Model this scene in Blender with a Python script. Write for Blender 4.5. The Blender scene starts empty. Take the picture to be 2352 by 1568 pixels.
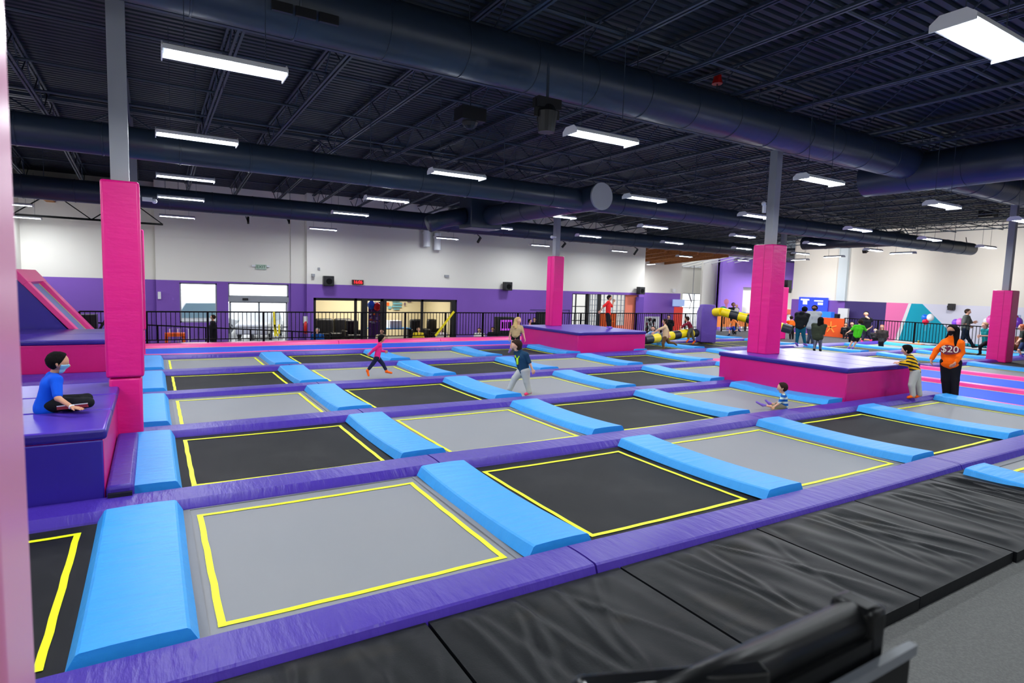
import bpy, bmesh, math, random
import numpy as np
from mathutils import Vector, Matrix
random.seed(7)
S = bpy.context.scene
COL = S.collection
H = 2.4
F_PX, PITCH, ROLL, YAW = 1366.86, -0.0921933, 0.0302845, 0.5440381
_cy, _sy = math.cos(YAW), math.sin(YAW)
FWD = Vector((math.cos(PITCH)*_sy, math.cos(PITCH)*_cy, math.sin(PITCH)))
_r = Vector((_cy, -_sy, 0)); _u = _r.cross(FWD)
RIGHT = _r*math.cos(ROLL) + _u*math.sin(ROLL)
UP = -_r*math.sin(ROLL) + _u*math.cos(ROLL)
EYE = Vector((0, 0, H))
def ray(x, y): return FWD*F_PX + RIGHT*(x-1176) - UP*(y-784)
def onz(x, y, z=0.0):
    d = ray(x, y); return EYE + d*((z-H)/d.z)
def ony(x, y, Y):
    d = ray(x, y); return EYE + d*(Y/d.y)
def onx(x, y, X):
    d = ray(x, y); return EYE + d*(X/d.x)
def depth_of(p): return (p-EYE).dot(FWD)
def at(x, y, D): return EYE + ray(x, y)*(D/F_PX)
# grid of the court (metres)
CU, CV = 3.2724, 3.2284
U0, V0 = -0.1417, 3.871
def gu(i): return U0 + CU*i
def gv(j): return V0 + CV*j

cam = bpy.data.cameras.new('camera'); cam_o = bpy.data.objects.new('camera', cam); COL.objects.link(cam_o)
cam.sensor_width = 36; cam.sensor_fit = 'HORIZONTAL'; cam.lens = 36*F_PX/2352
cam.clip_start = 0.05; cam.clip_end = 300
cam_o.matrix_world = Matrix(((RIGHT.x, UP.x, -FWD.x, 0), (RIGHT.y, UP.y, -FWD.y, 0), (RIGHT.z, UP.z, -FWD.z, H), (0, 0, 0, 1)))
cam.dof.use_dof = True; cam.dof.focus_distance = 7.0; cam.dof.aperture_fstop = 3.2
S.camera = cam_o
vs = S.view_settings; vs.view_transform = 'Standard'; vs.look = 'None'; vs.gamma = 1; vs.exposure = 0.0
try: vs.use_curve_mapping = False
except Exception: pass
S.cycles.use_denoising = True
S.cycles.max_bounces = 5; S.cycles.diffuse_bounces = 3; S.cycles.glossy_bounces = 2
S.cycles.use_adaptive_sampling = True; S.cycles.adaptive_threshold = .06; S.cycles.adaptive_min_samples = 16
S.cycles.sample_clamp_indirect = 6

# ---------------------------------------------------------------- materials
MATS = {}
def lin(c):
    return tuple((v/12.92 if v <= .04045 else ((v+.055)/1.055)**2.4) for v in [x/255 for x in c]) + (1,)
def mat(name, rgb=None, rough=.5, spec=.5, metal=0.0, bump=None, emit=None, emit_s=0, mottle=None, alpha=1, trans=0, sheen=0, lo=None):
    """bump=(scale xyz, strength, detail, distance); mottle=(scale, amount) slight albedo variation"""
    if name in MATS: return MATS[name]
    m = bpy.data.materials.new(name); m.use_nodes = True; nt = m.node_tree
    b = nt.nodes['Principled BSDF']; L = nt.links
    b.inputs['Base Color'].default_value = lin(rgb or (128,)*3)
    b.inputs['Roughness'].default_value = rough
    b.inputs['Specular IOR Level'].default_value = spec
    b.inputs['Metallic'].default_value = metal
    if sheen: b.inputs['Sheen Weight'].default_value = sheen
    if trans: b.inputs['Transmission Weight'].default_value = trans
    if alpha < 1: b.inputs['Alpha'].default_value = alpha
    if emit:
        b.inputs['Emission Color'].default_value = lin(emit); b.inputs['Emission Strength'].default_value = emit_s
    tc = None
    def coords():
        nonlocal tc
        if tc is None: tc = nt.nodes.new('ShaderNodeTexCoord')
        return tc.outputs['Object']
    def noise(scale3, detail=3, rough_=.5):
        mp = nt.nodes.new('ShaderNodeMapping'); mp.inputs['Scale'].default_value = scale3
        L.new(coords(), mp.inputs['Vector'])
        n = nt.nodes.new('ShaderNodeTexNoise'); n.inputs['Scale'].default_value = 1; n.inputs['Detail'].default_value = detail
        n.inputs['Roughness'].default_value = rough_
        L.new(mp.outputs[0], n.inputs['Vector']); return n.outputs[0]
    if bump:
        src = None
        for (sc3, st, det) in bump:
            bp = nt.nodes.new('ShaderNodeBump'); bp.inputs['Strength'].default_value = st; bp.inputs['Distance'].default_value = .02
            L.new(noise(sc3, det), bp.inputs['Height'])
            if src is not None: L.new(src, bp.inputs['Normal'])
            src = bp.outputs[0]
        L.new(src, b.inputs['Normal'])
    if mottle:
        sc3, c2, lo_, hi_ = mottle
        n = noise(sc3, 4, .6)
        cr = nt.nodes.new('ShaderNodeMapRange'); cr.inputs['From Min'].default_value = lo_; cr.inputs['From Max'].default_value = hi_
        L.new(n, cr.inputs['Value'])
        mx = nt.nodes.new('ShaderNodeMix'); mx.data_type = 'RGBA'
        mx.inputs[6].default_value = lin(rgb); mx.inputs[7].default_value = lin(c2)
        L.new(cr.outputs[0], mx.inputs[0]); L.new(mx.outputs[2], b.inputs['Base Color'])
    MATS[name] = m
    return m
WR = ((1.2, 9, 2), .35, 4)
M_PURPLE = mat('purple_vinyl', (62, 38, 150), .4, .35, bump=(((3, 12, 3), .7, 4), ((120, 120, 120), .04, 2)))
M_PURPLED = mat('dark_purple_vinyl', (48, 30, 150), .34, .5, bump=(((3, 5, 3), .25, 4),))
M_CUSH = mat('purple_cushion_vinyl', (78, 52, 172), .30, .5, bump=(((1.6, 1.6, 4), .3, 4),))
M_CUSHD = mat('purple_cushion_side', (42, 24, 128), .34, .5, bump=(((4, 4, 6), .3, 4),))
M_BLUE = mat('sky_blue_vinyl', (46, 153, 232), .45, .35, bump=(((1.6, 12, 2), .85, 4), ((90, 90, 90), .03, 2)))
M_PINK = mat('pink_vinyl', (224, 22, 128), .36, .4, bump=(((2.2, 2.2, 7), .5, 4),))
M_PINKW = mat('pink_vinyl_wall', (204, 14, 118), .36, .45, bump=(((2.4, 2.4, 1.2), .6, 4),))
M_HOTPINK = mat('light_pink_vinyl', (250, 62, 150), .36, .5, bump=(((3, 6, 3), .2, 4),))
M_BED_B = mat('black_trampoline_weave', (22, 23, 26), .6, .15, bump=(((300, 300, 10), .25, 2),), mottle=((1.1, 1.1, 1.1), (38, 38, 40), .45, .75))
M_BED_G = mat('grey_trampoline_weave', (134, 136, 141), .5, .25, bump=(((300, 300, 10), .2, 2),), mottle=((.9, .9, .9), (136, 137, 141), .4, .7))
M_BED_BL = mat('blue_trampoline_weave', (6, 84, 220), .55, .15, bump=(((300, 300, 10), .2, 2),))
M_YEL = mat('yellow_border_tape', (238, 246, 8), .5, .3)
M_BLACKMAT = mat('black_vinyl', (14, 16, 20), .46, .13, bump=(((3, 3, 3), .25, 3), ((90, 90, 90), .05, 2)), mottle=((.9, 1.6, 1), (44, 40, 32), .58, .85))
M_CARPET = mat('grey_carpet', (97, 98, 97), .95, .1, bump=(((170, 170, 170), .6, 3),), mottle=((60, 60, 60), (112, 112, 111), .4, .7))
M_CARPETD = mat('dark_carpet', (62, 62, 66), .8, .2, bump=(((120, 120, 120), .5, 3),))
M_BLACKFLOOR = mat('glossy_black_floor', (20, 22, 26), .24, .4)
M_FLOOR = mat('concrete_floor', (96, 98, 104), .3, .4, mottle=((.5, .5, .5), (120, 120, 122), .4, .7))
M_PIT = mat('pit_black', (8, 8, 10), .9, .1)
M_WHITE = mat('white_paint', (232, 229, 222), .75, .25, mottle=((.15, .15, .15), (227, 224, 216), .35, .7))
M_WPURPLE = mat('purple_paint', (126, 86, 180), .65, .3, mottle=((.3, .3, .3), (120, 82, 174), .4, .7))
M_WPURPLE2 = mat('dark_purple_paint', (66, 54, 112), .65, .3)
M_WPINK = mat('pink_paint', (236, 118, 178), .65, .3)
M_TEAL = mat('turquoise_paint', (0, 160, 188), .6, .3)
M_LILAC = mat('pale_paint', (218, 218, 236), .65, .3)
M_DECK = mat('navy_steel_deck', (31, 42, 54), .5, .4)
M_DUCT = mat('navy_duct', (38, 50, 66), .36, .5, bump=(((7, .01, .01), .25, 1),))
M_STEEL = mat('navy_steel', (46, 58, 74), .5, .5)
M_GREYSTEEL = mat('grey_steel', (146, 148, 154), .45, .4)
M_RAIL = mat('black_rail', (7, 8, 10), .32, .12)
M_BLACKP = mat('black_plastic', (18, 19, 22), .45, .5)
M_WHITEP = mat('white_plastic', (225, 227, 232), .4, .5)
M_WOOD = mat('raw_wood', (170, 112, 62), .7, .3, mottle=((1, 12, 12), (130, 84, 46), .4, .65))
M_CREAM = mat('cream_paint', (206, 196, 164), .75, .3)
M_FRAME = mat('dark_bronze_frame', (24, 22, 24), .45, .4)
M_ALU = mat('aluminium_frame', (150, 155, 162), .4, .5, metal=.3)
M_ORANGE = mat('orange_panel', (236, 92, 24), .5, .4)
M_RED = mat('red_plastic', (205, 24, 22), .4, .5)
M_TUBE = mat('lit_tube', (255, 255, 255), .5, emit=(236, 248, 255), emit_s=26)
M_REFL = mat('lamp_reflector', (235, 238, 242), .35, .6)
def glass_mat():
    m = bpy.data.materials.new('window_glass'); m.use_nodes = True; nt = m.node_tree
    b = nt.nodes['Principled BSDF']
    b.inputs['Base Color'].default_value = (1, 1, 1, 1); b.inputs['Transmission Weight'].default_value = 1
    b.inputs['Roughness'].default_value = .0; b.inputs['IOR'].default_value = 1.02
    MATS['window_glass'] = m; return m
M_GLASS = glass_mat()

# ---------------------------------------------------------------- mesh helpers
class MB:
    def __init__(s): s.v = []; s.f = []; s.m = []; s.mi = 0
    def add(s, vs_, fs):
        o = len(s.v); s.v += [tuple(p) for p in vs_]; s.f += [tuple(i+o for i in f) for f in fs]; s.m += [s.mi]*len(fs); return s
    def mat(s, i): s.mi = i; return s
    def box(s, x0, y0, z0, x1, y1, z1):
        return s.add([(x0,y0,z0),(x1,y0,z0),(x1,y1,z0),(x0,y1,z0),(x0,y0,z1),(x1,y0,z1),(x1,y1,z1),(x0,y1,z1)],
                     [(0,3,2,1),(4,5,6,7),(0,1,5,4),(1,2,6,5),(2,3,7,6),(3,0,4,7)])
    def bar(s, a, b, w, h=None, up=(0,0,1)):
        a, b = Vector(a), Vector(b); d = (b-a).normalized(); up = Vector(up)
        if abs(d.dot(up)) > .98: up = Vector((1,0,0))
        sd = d.cross(up).normalized(); u2 = sd.cross(d); h = h or w
        q = [(-w/2,-h/2),(w/2,-h/2),(w/2,h/2),(-w/2,h/2)]
        vs_ = [a+sd*i+u2*j for i, j in q] + [b+sd*i+u2*j for i, j in q]
        return s.add(vs_, [(0,1,2,3),(7,6,5,4),(0,4,5,1),(1,5,6,2),(2,6,7,3),(3,7,4,0)])
    def tube(s, pts, r, n=12, cap=True):
        pts = [Vector(p) for p in pts]; rr = r if isinstance(r, (list, tuple)) else [r]*len(pts)
        rings = []; ref = None
        for i, p in enumerate(pts):
            d = (pts[min(i+1, len(pts)-1)]-pts[max(i-1, 0)]).normalized()
            if ref is None:
                ref = Vector((0,0,1)) if abs(d.z) < .9 else Vector((1,0,0))
            a = d.cross(ref).normalized(); b = a.cross(d).normalized(); ref = b
            rings.append([p+a*math.cos(2*math.pi*k/n)*rr[i]+b*math.sin(2*math.pi*k/n)*rr[i] for k in range(n)])
        vs_ = [q for rg in rings for q in rg]; fs = []
        for i in range(len(pts)-1):
            for k in range(n):
                fs.append((i*n+k, i*n+(k+1)%n, (i+1)*n+(k+1)%n, (i+1)*n+k))
        if cap: fs += [tuple(range(n))[::-1], tuple((len(pts)-1)*n+k for k in range(n))]
        return s.add(vs_, fs)
    def ball(s, c, r, n=10, m=7, sq=(1,1,1)):
        c = Vector(c); vs_ = [c+Vector((0,0,-r*sq[2]))]; fs = []
        for j in range(1, m):
            t = math.pi*j/m
            for k in range(n):
                p = 2*math.pi*k/n
                vs_.append(c+Vector((r*sq[0]*math.sin(t)*math.cos(p), r*sq[1]*math.sin(t)*math.sin(p), -r*sq[2]*math.cos(t))))
        vs_.append(c+Vector((0,0,r*sq[2])))
        for k in range(n): fs.append((0, 1+(k+1)%n, 1+k))
        for j in range(m-2):
            for k in range(n): fs.append((1+j*n+k, 1+j*n+(k+1)%n, 1+(j+1)*n+(k+1)%n, 1+(j+1)*n+k))
        e = 1+(m-1)*n
        for k in range(n): fs.append((e, e-n+k, e-n+(k+1)%n))
        return s.add(vs_, fs)
    def prism(s, poly, axis, a, b):
        """poly 2-D points, extruded along axis ('x','y','z') from a to b"""
        n = len(poly)
        def P(q, t): return {'x': (t, q[0], q[1]), 'y': (q[0], t, q[1]), 'z': (q[0], q[1], t)}[axis]
        return s.add([P(q, a) for q in poly]+[P(q, b) for q in poly], [tuple(range(n))[::-1], tuple(range(n, 2*n))]+[(i, (i+1)%n, n+(i+1)%n, n+i) for i in range(n)])
    def build(s, name, mats, parent=None, smooth=False, bevel=0, seg=2, loc=None):
        me = bpy.data.meshes.new(name); me.from_pydata(s.v, [], s.f)
        mats = mats if isinstance(mats, (list, tuple)) else [mats]
        for m in mats: me.materials.append(m)
        if any(s.m): me.polygons.foreach_set('material_index', s.m)
        me.update()
        bm_ = bmesh.new(); bm_.from_mesh(me); bmesh.ops.recalc_face_normals(bm_, faces=bm_.faces); bm_.to_mesh(me); bm_.free()
        if smooth: me.polygons.foreach_set('use_smooth', [True]*len(me.polygons))
        o = bpy.data.objects.new(name, me); COL.objects.link(o)
        if parent is not None: o.parent = parent
        if loc: o.location = loc
        if bevel:
            md = o.modifiers.new('bevel', 'BEVEL'); md.width = bevel; md.segments = seg; md.limit_method = 'ANGLE'
            if not smooth: me.polygons.foreach_set('use_smooth', [True]*len(me.polygons)); me.set_sharp_from_angle(angle=math.radians(40)) if hasattr(me, 'set_sharp_from_angle') else None
        return o
def tag(o, label=None, cat=None, group=None, kind=None):
    if label: o['label'] = label
    if cat: o['category'] = cat
    if group: o['group'] = group
    if kind: o['kind'] = kind
    return o
def empty(name, loc=(0,0,0), label=None, cat=None, group=None, rz=0):
    o = bpy.data.objects.new(name, None); COL.objects.link(o); o.location = loc; o.rotation_euler.z = rz; o.empty_display_size = .2
    return tag(o, label, cat, group)
def struct(name, mb, m, **k):
    o = mb.build(name, m, **k); o['kind'] = 'structure'; return o
def copy_tree(o, parent=None):
    c = o.copy(); COL.objects.link(c)
    if parent is not None: c.parent = parent
    for ch in list(o.children): copy_tree(ch, c)
    return c
ORD = ['first', 'second', 'third', 'fourth', 'fifth', 'sixth', 'seventh', 'eighth', 'ninth', 'tenth', 'eleventh', 'twelfth']
FC = bpy.data.curves
def text(name, body, loc, size, rot, m, parent=None, ext=.002, align='CENTER', xs=1.0):
    c = bpy.data.curves.new(name, 'FONT'); c.body = body; c.size = size; c.extrude = ext; c.align_x = align; c.align_y = 'CENTER'
    c.resolution_u = 3
    o = bpy.data.objects.new(name, c); COL.objects.link(o); o.data.materials.append(m)
    o.rotation_euler = rot; o.location = loc; o.scale = (xs, 1, 1)
    if parent is not None: o.parent = parent
    return o
# ---------------------------------------------------------------- setting: floors, walls, roof
ZL = -.95                                   # lower floor round the court
YB, YB2, YL = 31.0, 30.4, 31.5              # back wall planes
XR, XLW = 43.0, -4.6
struct('floor', MB().box(-12, -8, ZL-.1, 62, 48, ZL), M_FLOOR)
# raised decks
fl = MB(); fl.box(gu(-2.2), gv(-.62)-.1, ZL, gu(3.0), gv(-.02), -.06)
fl.box(-6, -4, ZL, gu(9), gv(-.62)-.1, -.06)
struct('floor_carpet', fl, M_CARPET)
f2 = MB(); f2.box(gu(8.02), gv(.05), ZL, 34.95, gv(.98), -.0); f2.box(gu(8.05), gv(1.0), ZL, 34.95, gv(2.0), 0.0)
f2.box(gu(10.05), gv(2.0), ZL, 34.95, gv(4.05), 0); f2.box(gu(8.1), gv(4.05), ZL, 34.95, 25.2, 0.0)
struct('floor_walkway', f2, M_CARPETD)
f3 = MB(); f3.box(XLW+.3, 23.65, ZL, gu(8.1), 24.75, 0.0)
struct('floor_back_walkway', f3, M_BLACKFLOOR)
struct('floor_pit', MB().box(-4.2, gv(-.02), ZL+.05, gu(8.0), 23.6, -.45), M_PIT)
f4 = MB(); f4.box(gu(3.0), gv(-2.5), ZL+.05, gu(8), gv(0), -.45); struct('floor_pit_front', f4, M_PIT)

DZ = 7.15                                    # underside of the roof deck
def wall_panels(mb, axis, pos, th, a0, a1, z0, z1, holes):
    """a wall along axis with rectangular holes [(a0,a1,z0,z1)]; pos = face, th = thickness away from room"""
    cuts = sorted(set([a0, a1]+[h for q in holes for h in q[:2]]))
    for s0, s1 in zip(cuts, cuts[1:]):
        mid = (s0+s1)/2; hs = sorted([(q[2], q[3]) for q in holes if q[0] < mid < q[1]])
        z = z0; segs = []
        for h0, h1 in hs:
            if h0 > z: segs.append((z, h0))
            z = max(z, h1)
        if z < z1: segs.append((z, z1))
        for q0, q1 in segs:
            if axis == 'x': mb.box(s0, pos, q0, s1, pos+th, q1)
            else: mb.box(pos, s0, q0, pos+th, s1, q1)
    return mb
ZB = 2.22
# openings in the left part of the back wall
W1 = (ony(412, 643, YB).x, ony(498, 643, YB).x, .30, 2.12)
W2 = (ony(524, 648, YB).x, ony(663, 648, YB).x, 1.52, 2.16)
D1 = (W2[0], W2[1], ZL, 1.28)
X1 = ony(357, 600, YB).x; X2 = ony(705, 600, YB2).x
hl = [W1, (W2[0], W2[1], ZL, 2.16)]
struct('wall_back_left', wall_panels(MB(), 'x', YL, .2, XLW, X1+.1, ZL, ZB, []), M_WPURPLE)
struct('wall_back_left_upper', MB().box(XLW, YL, ZB, X1+.1, YL+.2, DZ), M_WHITE)
struct('wall_back_centre', wall_panels(MB(), 'x', YB, .35, X1, X2, ZL, ZB, hl), M_WPURPLE)
mbw = MB().box(X1, YB, ZB, X2, YB+.6, DZ); mbw.box(X1+.02, YB-.03, ZB+1.9, X2-.7, YB, ZB+1.94); mbw.box(X2-.66, YB-.12, ZB, X2, YB, DZ)
struct('wall_back_centre_upper', mbw, M_WHITE)
struct('trim_1', MB().box(X2-.66, YB-.12, ZL, X2, YB, ZB), M_WPURPLE)
struct('wall_return', MB().box(X1+.02, YB+.352, ZL, X1+.2, YL+.3, ZB), M_WPURPLE)
X3 = ony(1480, 640, YB2).x
PW = (ony(720, 690, YB2).x, ony(1050, 690, YB2).x, ZL+.1, 1.55)
OW = (ony(1315, 672, YB2).x, ony(1467, 672, YB2).x, ZL+.05, 2.07)
struct('wall_back_right', wall_panels(MB(), 'x', YB2, .3, X2, X3, ZL, ZB, [PW, OW]).box(X2, YB2+.3, ZL, X2+.2, YB+.4, ZB), M_WPURPLE)
struct('wall_back_right_upper', MB().box(X2, YB2, ZB, X3, YB2+.9, DZ), M_WHITE)
struct('wall_left', MB().box(XLW-.2, -6, ZL, XLW, YL+.2, DZ), M_WHITE)
# recess beyond the back wall, with a glazed lobby
YF = 38.0
XF0, XF1, XF2 = X3-.3, ony(1565, 640, YF).x, ony(1650, 640, YF).x
struct('wall_recess_end', MB().box(X3-.3, YB2+.3, ZL, X3, YF+.2, DZ), M_WHITE)
struct('wall_recess_back', MB().box(XF0, YF, ZL, XF1, YF+.2, ZB), M_WPURPLE)
struct('wall_recess_back_upper', MB().box(XF0, YF, ZB, XF1, YF+.2, DZ), M_WHITE)
YLB = 39.6
LG0, LG1 = ony(1568, 680, YLB).x, ony(1648, 680, YLB).x
struct('wall_lobby', wall_panels(MB(), 'x', YLB, .2, XF1-.2, LG1+.1, ZL, DZ, [(LG0, LG1, ZL, 2.25)]), M_WHITE)
struct('wall_lobby_side', MB().box(XF1-.2, YF+.2, ZL, XF1, YLB, DZ), M_WHITE)
XPW = ony(1652, 640, 37.0).x
struct('wall_purple_pier', MB().box(XPW-.02, 36.9, ZL, XPW+.25, 37.0, 6.3).box(XPW, 37.0, ZL, XPW+.2, 37.25, 6.3), mat('bright_purple_paint', (132, 96, 200), .6, .3))
YP = 37.0
struct('wall_purple_back', wall_panels(MB(), 'x', YP, .2, XPW, 58, ZL, 5.9, [(ony(1708, 650, YP).x, 58, ZL, 3.0)]), mat('vivid_purple_paint', (150, 112, 214), .6, .3))
# right wall with the mural
yr = lambda px: onx(px, 640, XR).y
YRE = yr(1822)
struct('wall_right_upper', MB().box(XR, -6, 2.08, XR+.3, yr(1945), DZ), M_WHITE)
struct('wall_right_far_upper', MB().box(XR-.0, yr(1945), 2.08, XR+.5, YRE, DZ), M_WHITE)
struct('trim_2', MB().box(XR-.25, yr(1945)-.1, 2.08, XR, yr(1928), DZ), mat('cool_white_paint', (206, 218, 226), .7, .3))
struct('wall_right_far', MB().box(XR, yr(1945), ZL, XR+.5, YRE, 2.08), M_WPURPLE)
yb = yr(2041); yc = yr(2100)
struct('wall_right_dark_purple', MB().box(XR, yb, ZL, XR+.3, yr(1945), 2.08), M_WPURPLE2)
struct('wall_right_pink', MB().box(XR, yc, ZL, XR+.3, yb, 2.08), M_WPINK)
struct('wall_right_pale', MB().box(XR, -6, ZL, XR+.3, yc, 2.08), M_LILAC)
ap = onx(2105, 700, XR); lf = onx(2058, 800, XR).y; rt = onx(2230, 800, XR).y
mu = MB(); mu.prism([(ap.y+.3, 2.07), (lf+.0, ZL+.02), (ap.y-3.4, ZL+.02), (ap.y-.35, 2.07)], 'x', XR-.02, XR)
o = struct('trim_3', mu, M_TEAL)
mu = MB(); mu.prism([(ap.y+.3, 2.07), (ap.y+.48, 2.07), (lf+.25, ZL+.02), (lf, ZL+.02)], 'x', XR-.022, XR); struct('trim_4', mu, M_WHITEP)
mu = MB(); mu.prism([(ap.y-2.8, -.25), (ap.y-2.8, ZL+.02), (-5, ZL+.02), (-5, -.25)], 'x', XR-.018, XR); struct('trim_5', mu, M_TEAL)
# white room beyond the right wall
XW = 52
struct('wall_white_room', MB().box(XR, YRE+9, ZL, 62, YRE+9.2, 6), M_WHITE)
struct('wall_white_room_end', MB().box(56, YRE, ZL, 56.2, YRE+9, 6), M_WHITE)
struct('wall_front', MB().box(-5, -6.2, ZL, XR+.3, -6, DZ), M_WHITE)

# corrugated roof deck, ribs run with the court's long direction
dk = MB(); Y = -6.0; p = .2
prof = []
while Y < 31.8:
    dz_ = -max(0, Y-20.45)*.055
    prof += [(Y, DZ+.06+dz_), (Y+.05, DZ+.06+dz_), (Y+.07, DZ+dz_), (Y+.17, DZ+dz_)]; Y += p
vs_ = []; fs_ = []
for (yy, zz) in prof: vs_ += [(XLW-.3, yy, zz), (XR+.4, yy, zz)]
for i in range(len(prof)-1): fs_.append((2*i, 2*i+1, 2*i+3, 2*i+2))
dk.add(vs_, fs_); dk.box(XLW-.3, -6.2, DZ+.1, XR+.6, 32.2, DZ+.2)
struct('ceiling', dk, M_DECK)
lr = MB(); SK = (41.0, 46.2, 35.0, 39.58)
zc = 5.3
for (a, b, c, d) in ((X3-.3, SK[0], 31.4, 44.2), (SK[1], 62, 31.4, 44.2), (SK[0], SK[1], 31.4, SK[2]), (SK[0], SK[1], SK[3], 44.2)):
    lr.box(a, c, zc+.3, b, d, zc+.33)
lr.box(X3-.3, 31.2, zc+.2, 62, 31.4, DZ+.2); lr.box(XR+.6, 26, 5.9, 62, 31.2, 6.1)
struct('ceiling_recess', lr, M_DECK)
sk = MB()
for k in range(6):
    xx = SK[0]+(SK[1]-SK[0])*k/5; sk.bar((xx, SK[2], 5.56), (xx, SK[3], 4.72), .14, .05)
sk.bar((SK[0], SK[3]-.06, 4.72), (SK[1], SK[3]-.06, 4.72), .1, .1).bar((SK[0], SK[2], 5.56), (SK[1], SK[2], 5.56), .1, .08)
o = sk.build('window_4', M_WHITEP); o['kind'] = 'structure'
o2 = MB().bar(((SK[0]+SK[1])/2, SK[2], 5.6), ((SK[0]+SK[1])/2, SK[3], 4.76), SK[1]-SK[0], .01).build('glass_pane', M_GLASS, o)

# steel frame under the roof
def truss(name, a, b, zb, zt, ch, parent=None, step=1.0, m=M_STEEL, double=True):
    mb = MB(); a, b = Vector(a), Vector(b); L_ = (b-a).length; d = (b-a)/L_; sd = Vector((-d.y, d.x, 0))
    for zz in (zb, zt):
        for s_ in ((-1, 1) if double else (0,)):
            p0 = a+sd*s_*ch*.9; p1 = b+sd*s_*ch*.9
            mb.bar((p0.x, p0.y, zz), (p1.x, p1.y, zz), ch, ch)
    n = max(2, int(L_/step)); z1, z2 = zb, zt
    for k in range(n):
        p0 = a+d*(L_*k/n); p1 = a+d*(L_*(k+1)/n)
        mb.bar((p0.x, p0.y, z1), (p1.x, p1.y, z2), ch*.5, ch*.5); z1, z2 = z2, z1
    return mb.build(name, m, parent)
for k, yy in enumerate((-.1, 10.2, 20.45)):
    o = truss('roof_girder', (XLW, yy, 0), (XR, yy, 0), 6.2, 7.0, .09, step=1.3)
    tag(o, ['dark truss girder over the near end of the hall', 'dark truss girder directly behind the biggest overhead duct', 'dark truss girder over the back row of columns'][k], 'girder', 'roof girders')
jx = XLW+.5; first = {}
while jx < XR:
    for (y0, y1) in ((-6, -.1), (-.1, 10.2), (10.2, 20.45), (20.45, 30.6)):
        if (y0, y1) not in first:
            o = truss('bar_joist', (0, y0+.05, 0), (0, y1-.05, 0), 6.52, 7.08, .045, step=.75); first[(y0, y1)] = o
        else:
            o = first[(y0, y1)].copy(); COL.objects.link(o)
        o.location = (jx, 0, 0)
        if y0 > 20:
            th = -math.atan(.055); o.rotation_euler.x = th
            o.location.y = 20.45-(20.45*math.cos(th)-7.08*math.sin(th)); o.location.z = 7.06-(20.45*math.sin(th)+7.08*math.cos(th))
        tag(o, 'dark open web steel joist spanning between girders under the corrugated roof deck', 'joist', 'open web roof joists')
    jx += 1.82
for k, yy in enumerate((2.6, 5.4, 7.9, 12.8, 15.6, 18, 23, 26, 28.6)):
    o = MB().tube([(XLW, yy, 6.6), (XR, yy, 6.6)], .03, 6).build('sprinkler_pipe', M_STEEL)
    tag(o, 'thin dark pipe running crosswise under the roof joists', 'pipe', 'thin pipes crossing below the joists')

# ducts
def duct(name, a, b, r, label, cat='duct', seams=1.25, caps=(1, 1), hang=True):
    a, b = Vector(a), Vector(b); n = int((b-a).length/seams); d = (b-a).normalized()
    P = [a]; R_ = [r]
    for k in range(1, n):
        c = a+(b-a)*(k/n)
        for (t, q) in ((-.016, r), (-.012, r+.012), (.012, r+.012), (.016, r)): P.append(c+d*t); R_.append(q)
    P.append(b); R_.append(r)
    o = MB().tube(P, R_, 36).build(name, M_DUCT, smooth=True); o.data.set_sharp_from_angle(angle=math.radians(50))
    if hang:
        for k in range(0, max(1, n//3)+1):
            c = a+(b-a)*((k+.5)/(max(1, n//3)+1)); MB().bar((c.x, c.y, c.z+r*.98), (c.x, c.y, 7.1), .015).build('hanger', M_STEEL, o)
    return tag(o, label, cat)
Y1, Z1 = 9.0, 6.17
md = duct('air_duct', (XLW, Y1, Z1), (XR-.5, Y1, Z1), .43, 'largest round duct, crossing the whole top of the hall')
vt = MB()
for q in range(3): 
    x0 = ony(620, 75, Y1-.3).x+q*.3; vt.box(x0, Y1-.46, Z1-.30, x0+.26, Y1-.40, Z1-.18)
vt.build('air_grille', M_BLACKP, md)
y2, z2 = 14.0, 4.95
duct('air_duct', (XLW, y2, z2), (ony(2230, 575, 14).x, y2, z2), .3, 'long round duct behind the largest one, ending in a rounded tip at right')
duct('air_duct', (XLW, 23.5, 4.98), (31.5, 23.5, 4.98), .355, 'rearmost round duct running close to the back wall')
cx = ony(1380, 455, 13.3).x
o = duct('air_duct', (cx, 13.3, 4.98), (cx, 19.6, 4.98), .36, 'short cross duct with a pale round end cap facing the court')
MB().tube([(cx, 13.24, 4.98), (cx, 13.3, 4.98)], .375, 36).build('end_cap', M_GREYSTEEL, o, smooth=False)
pl = MB().box(cx-.85, 19.6, 4.5, cx+.45, 20.6, 5.75); o = pl.build('duct_plenum', M_DUCT, bevel=.03)
MB().tube([(cx-.85, 20.1, 4.95), (cx-1.7, 20.3, 4.75), (cx-2.2, 20.3, 4.55)], .3, 20).build('spout', M_DUCT, o, smooth=True)
tag(o, 'boxy duct plenum hanging behind the round end cap', 'duct')
duct('air_duct', (18.6, -3, 5.95), (18.6, 10.3, 5.95), .52, 'thick cross duct meeting the largest duct at upper right')
duct('air_duct', (33.6, 16.5, 5.5), (33.6, 22, 5.5), .38, 'stubby round duct behind the tip of the long duct')

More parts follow.
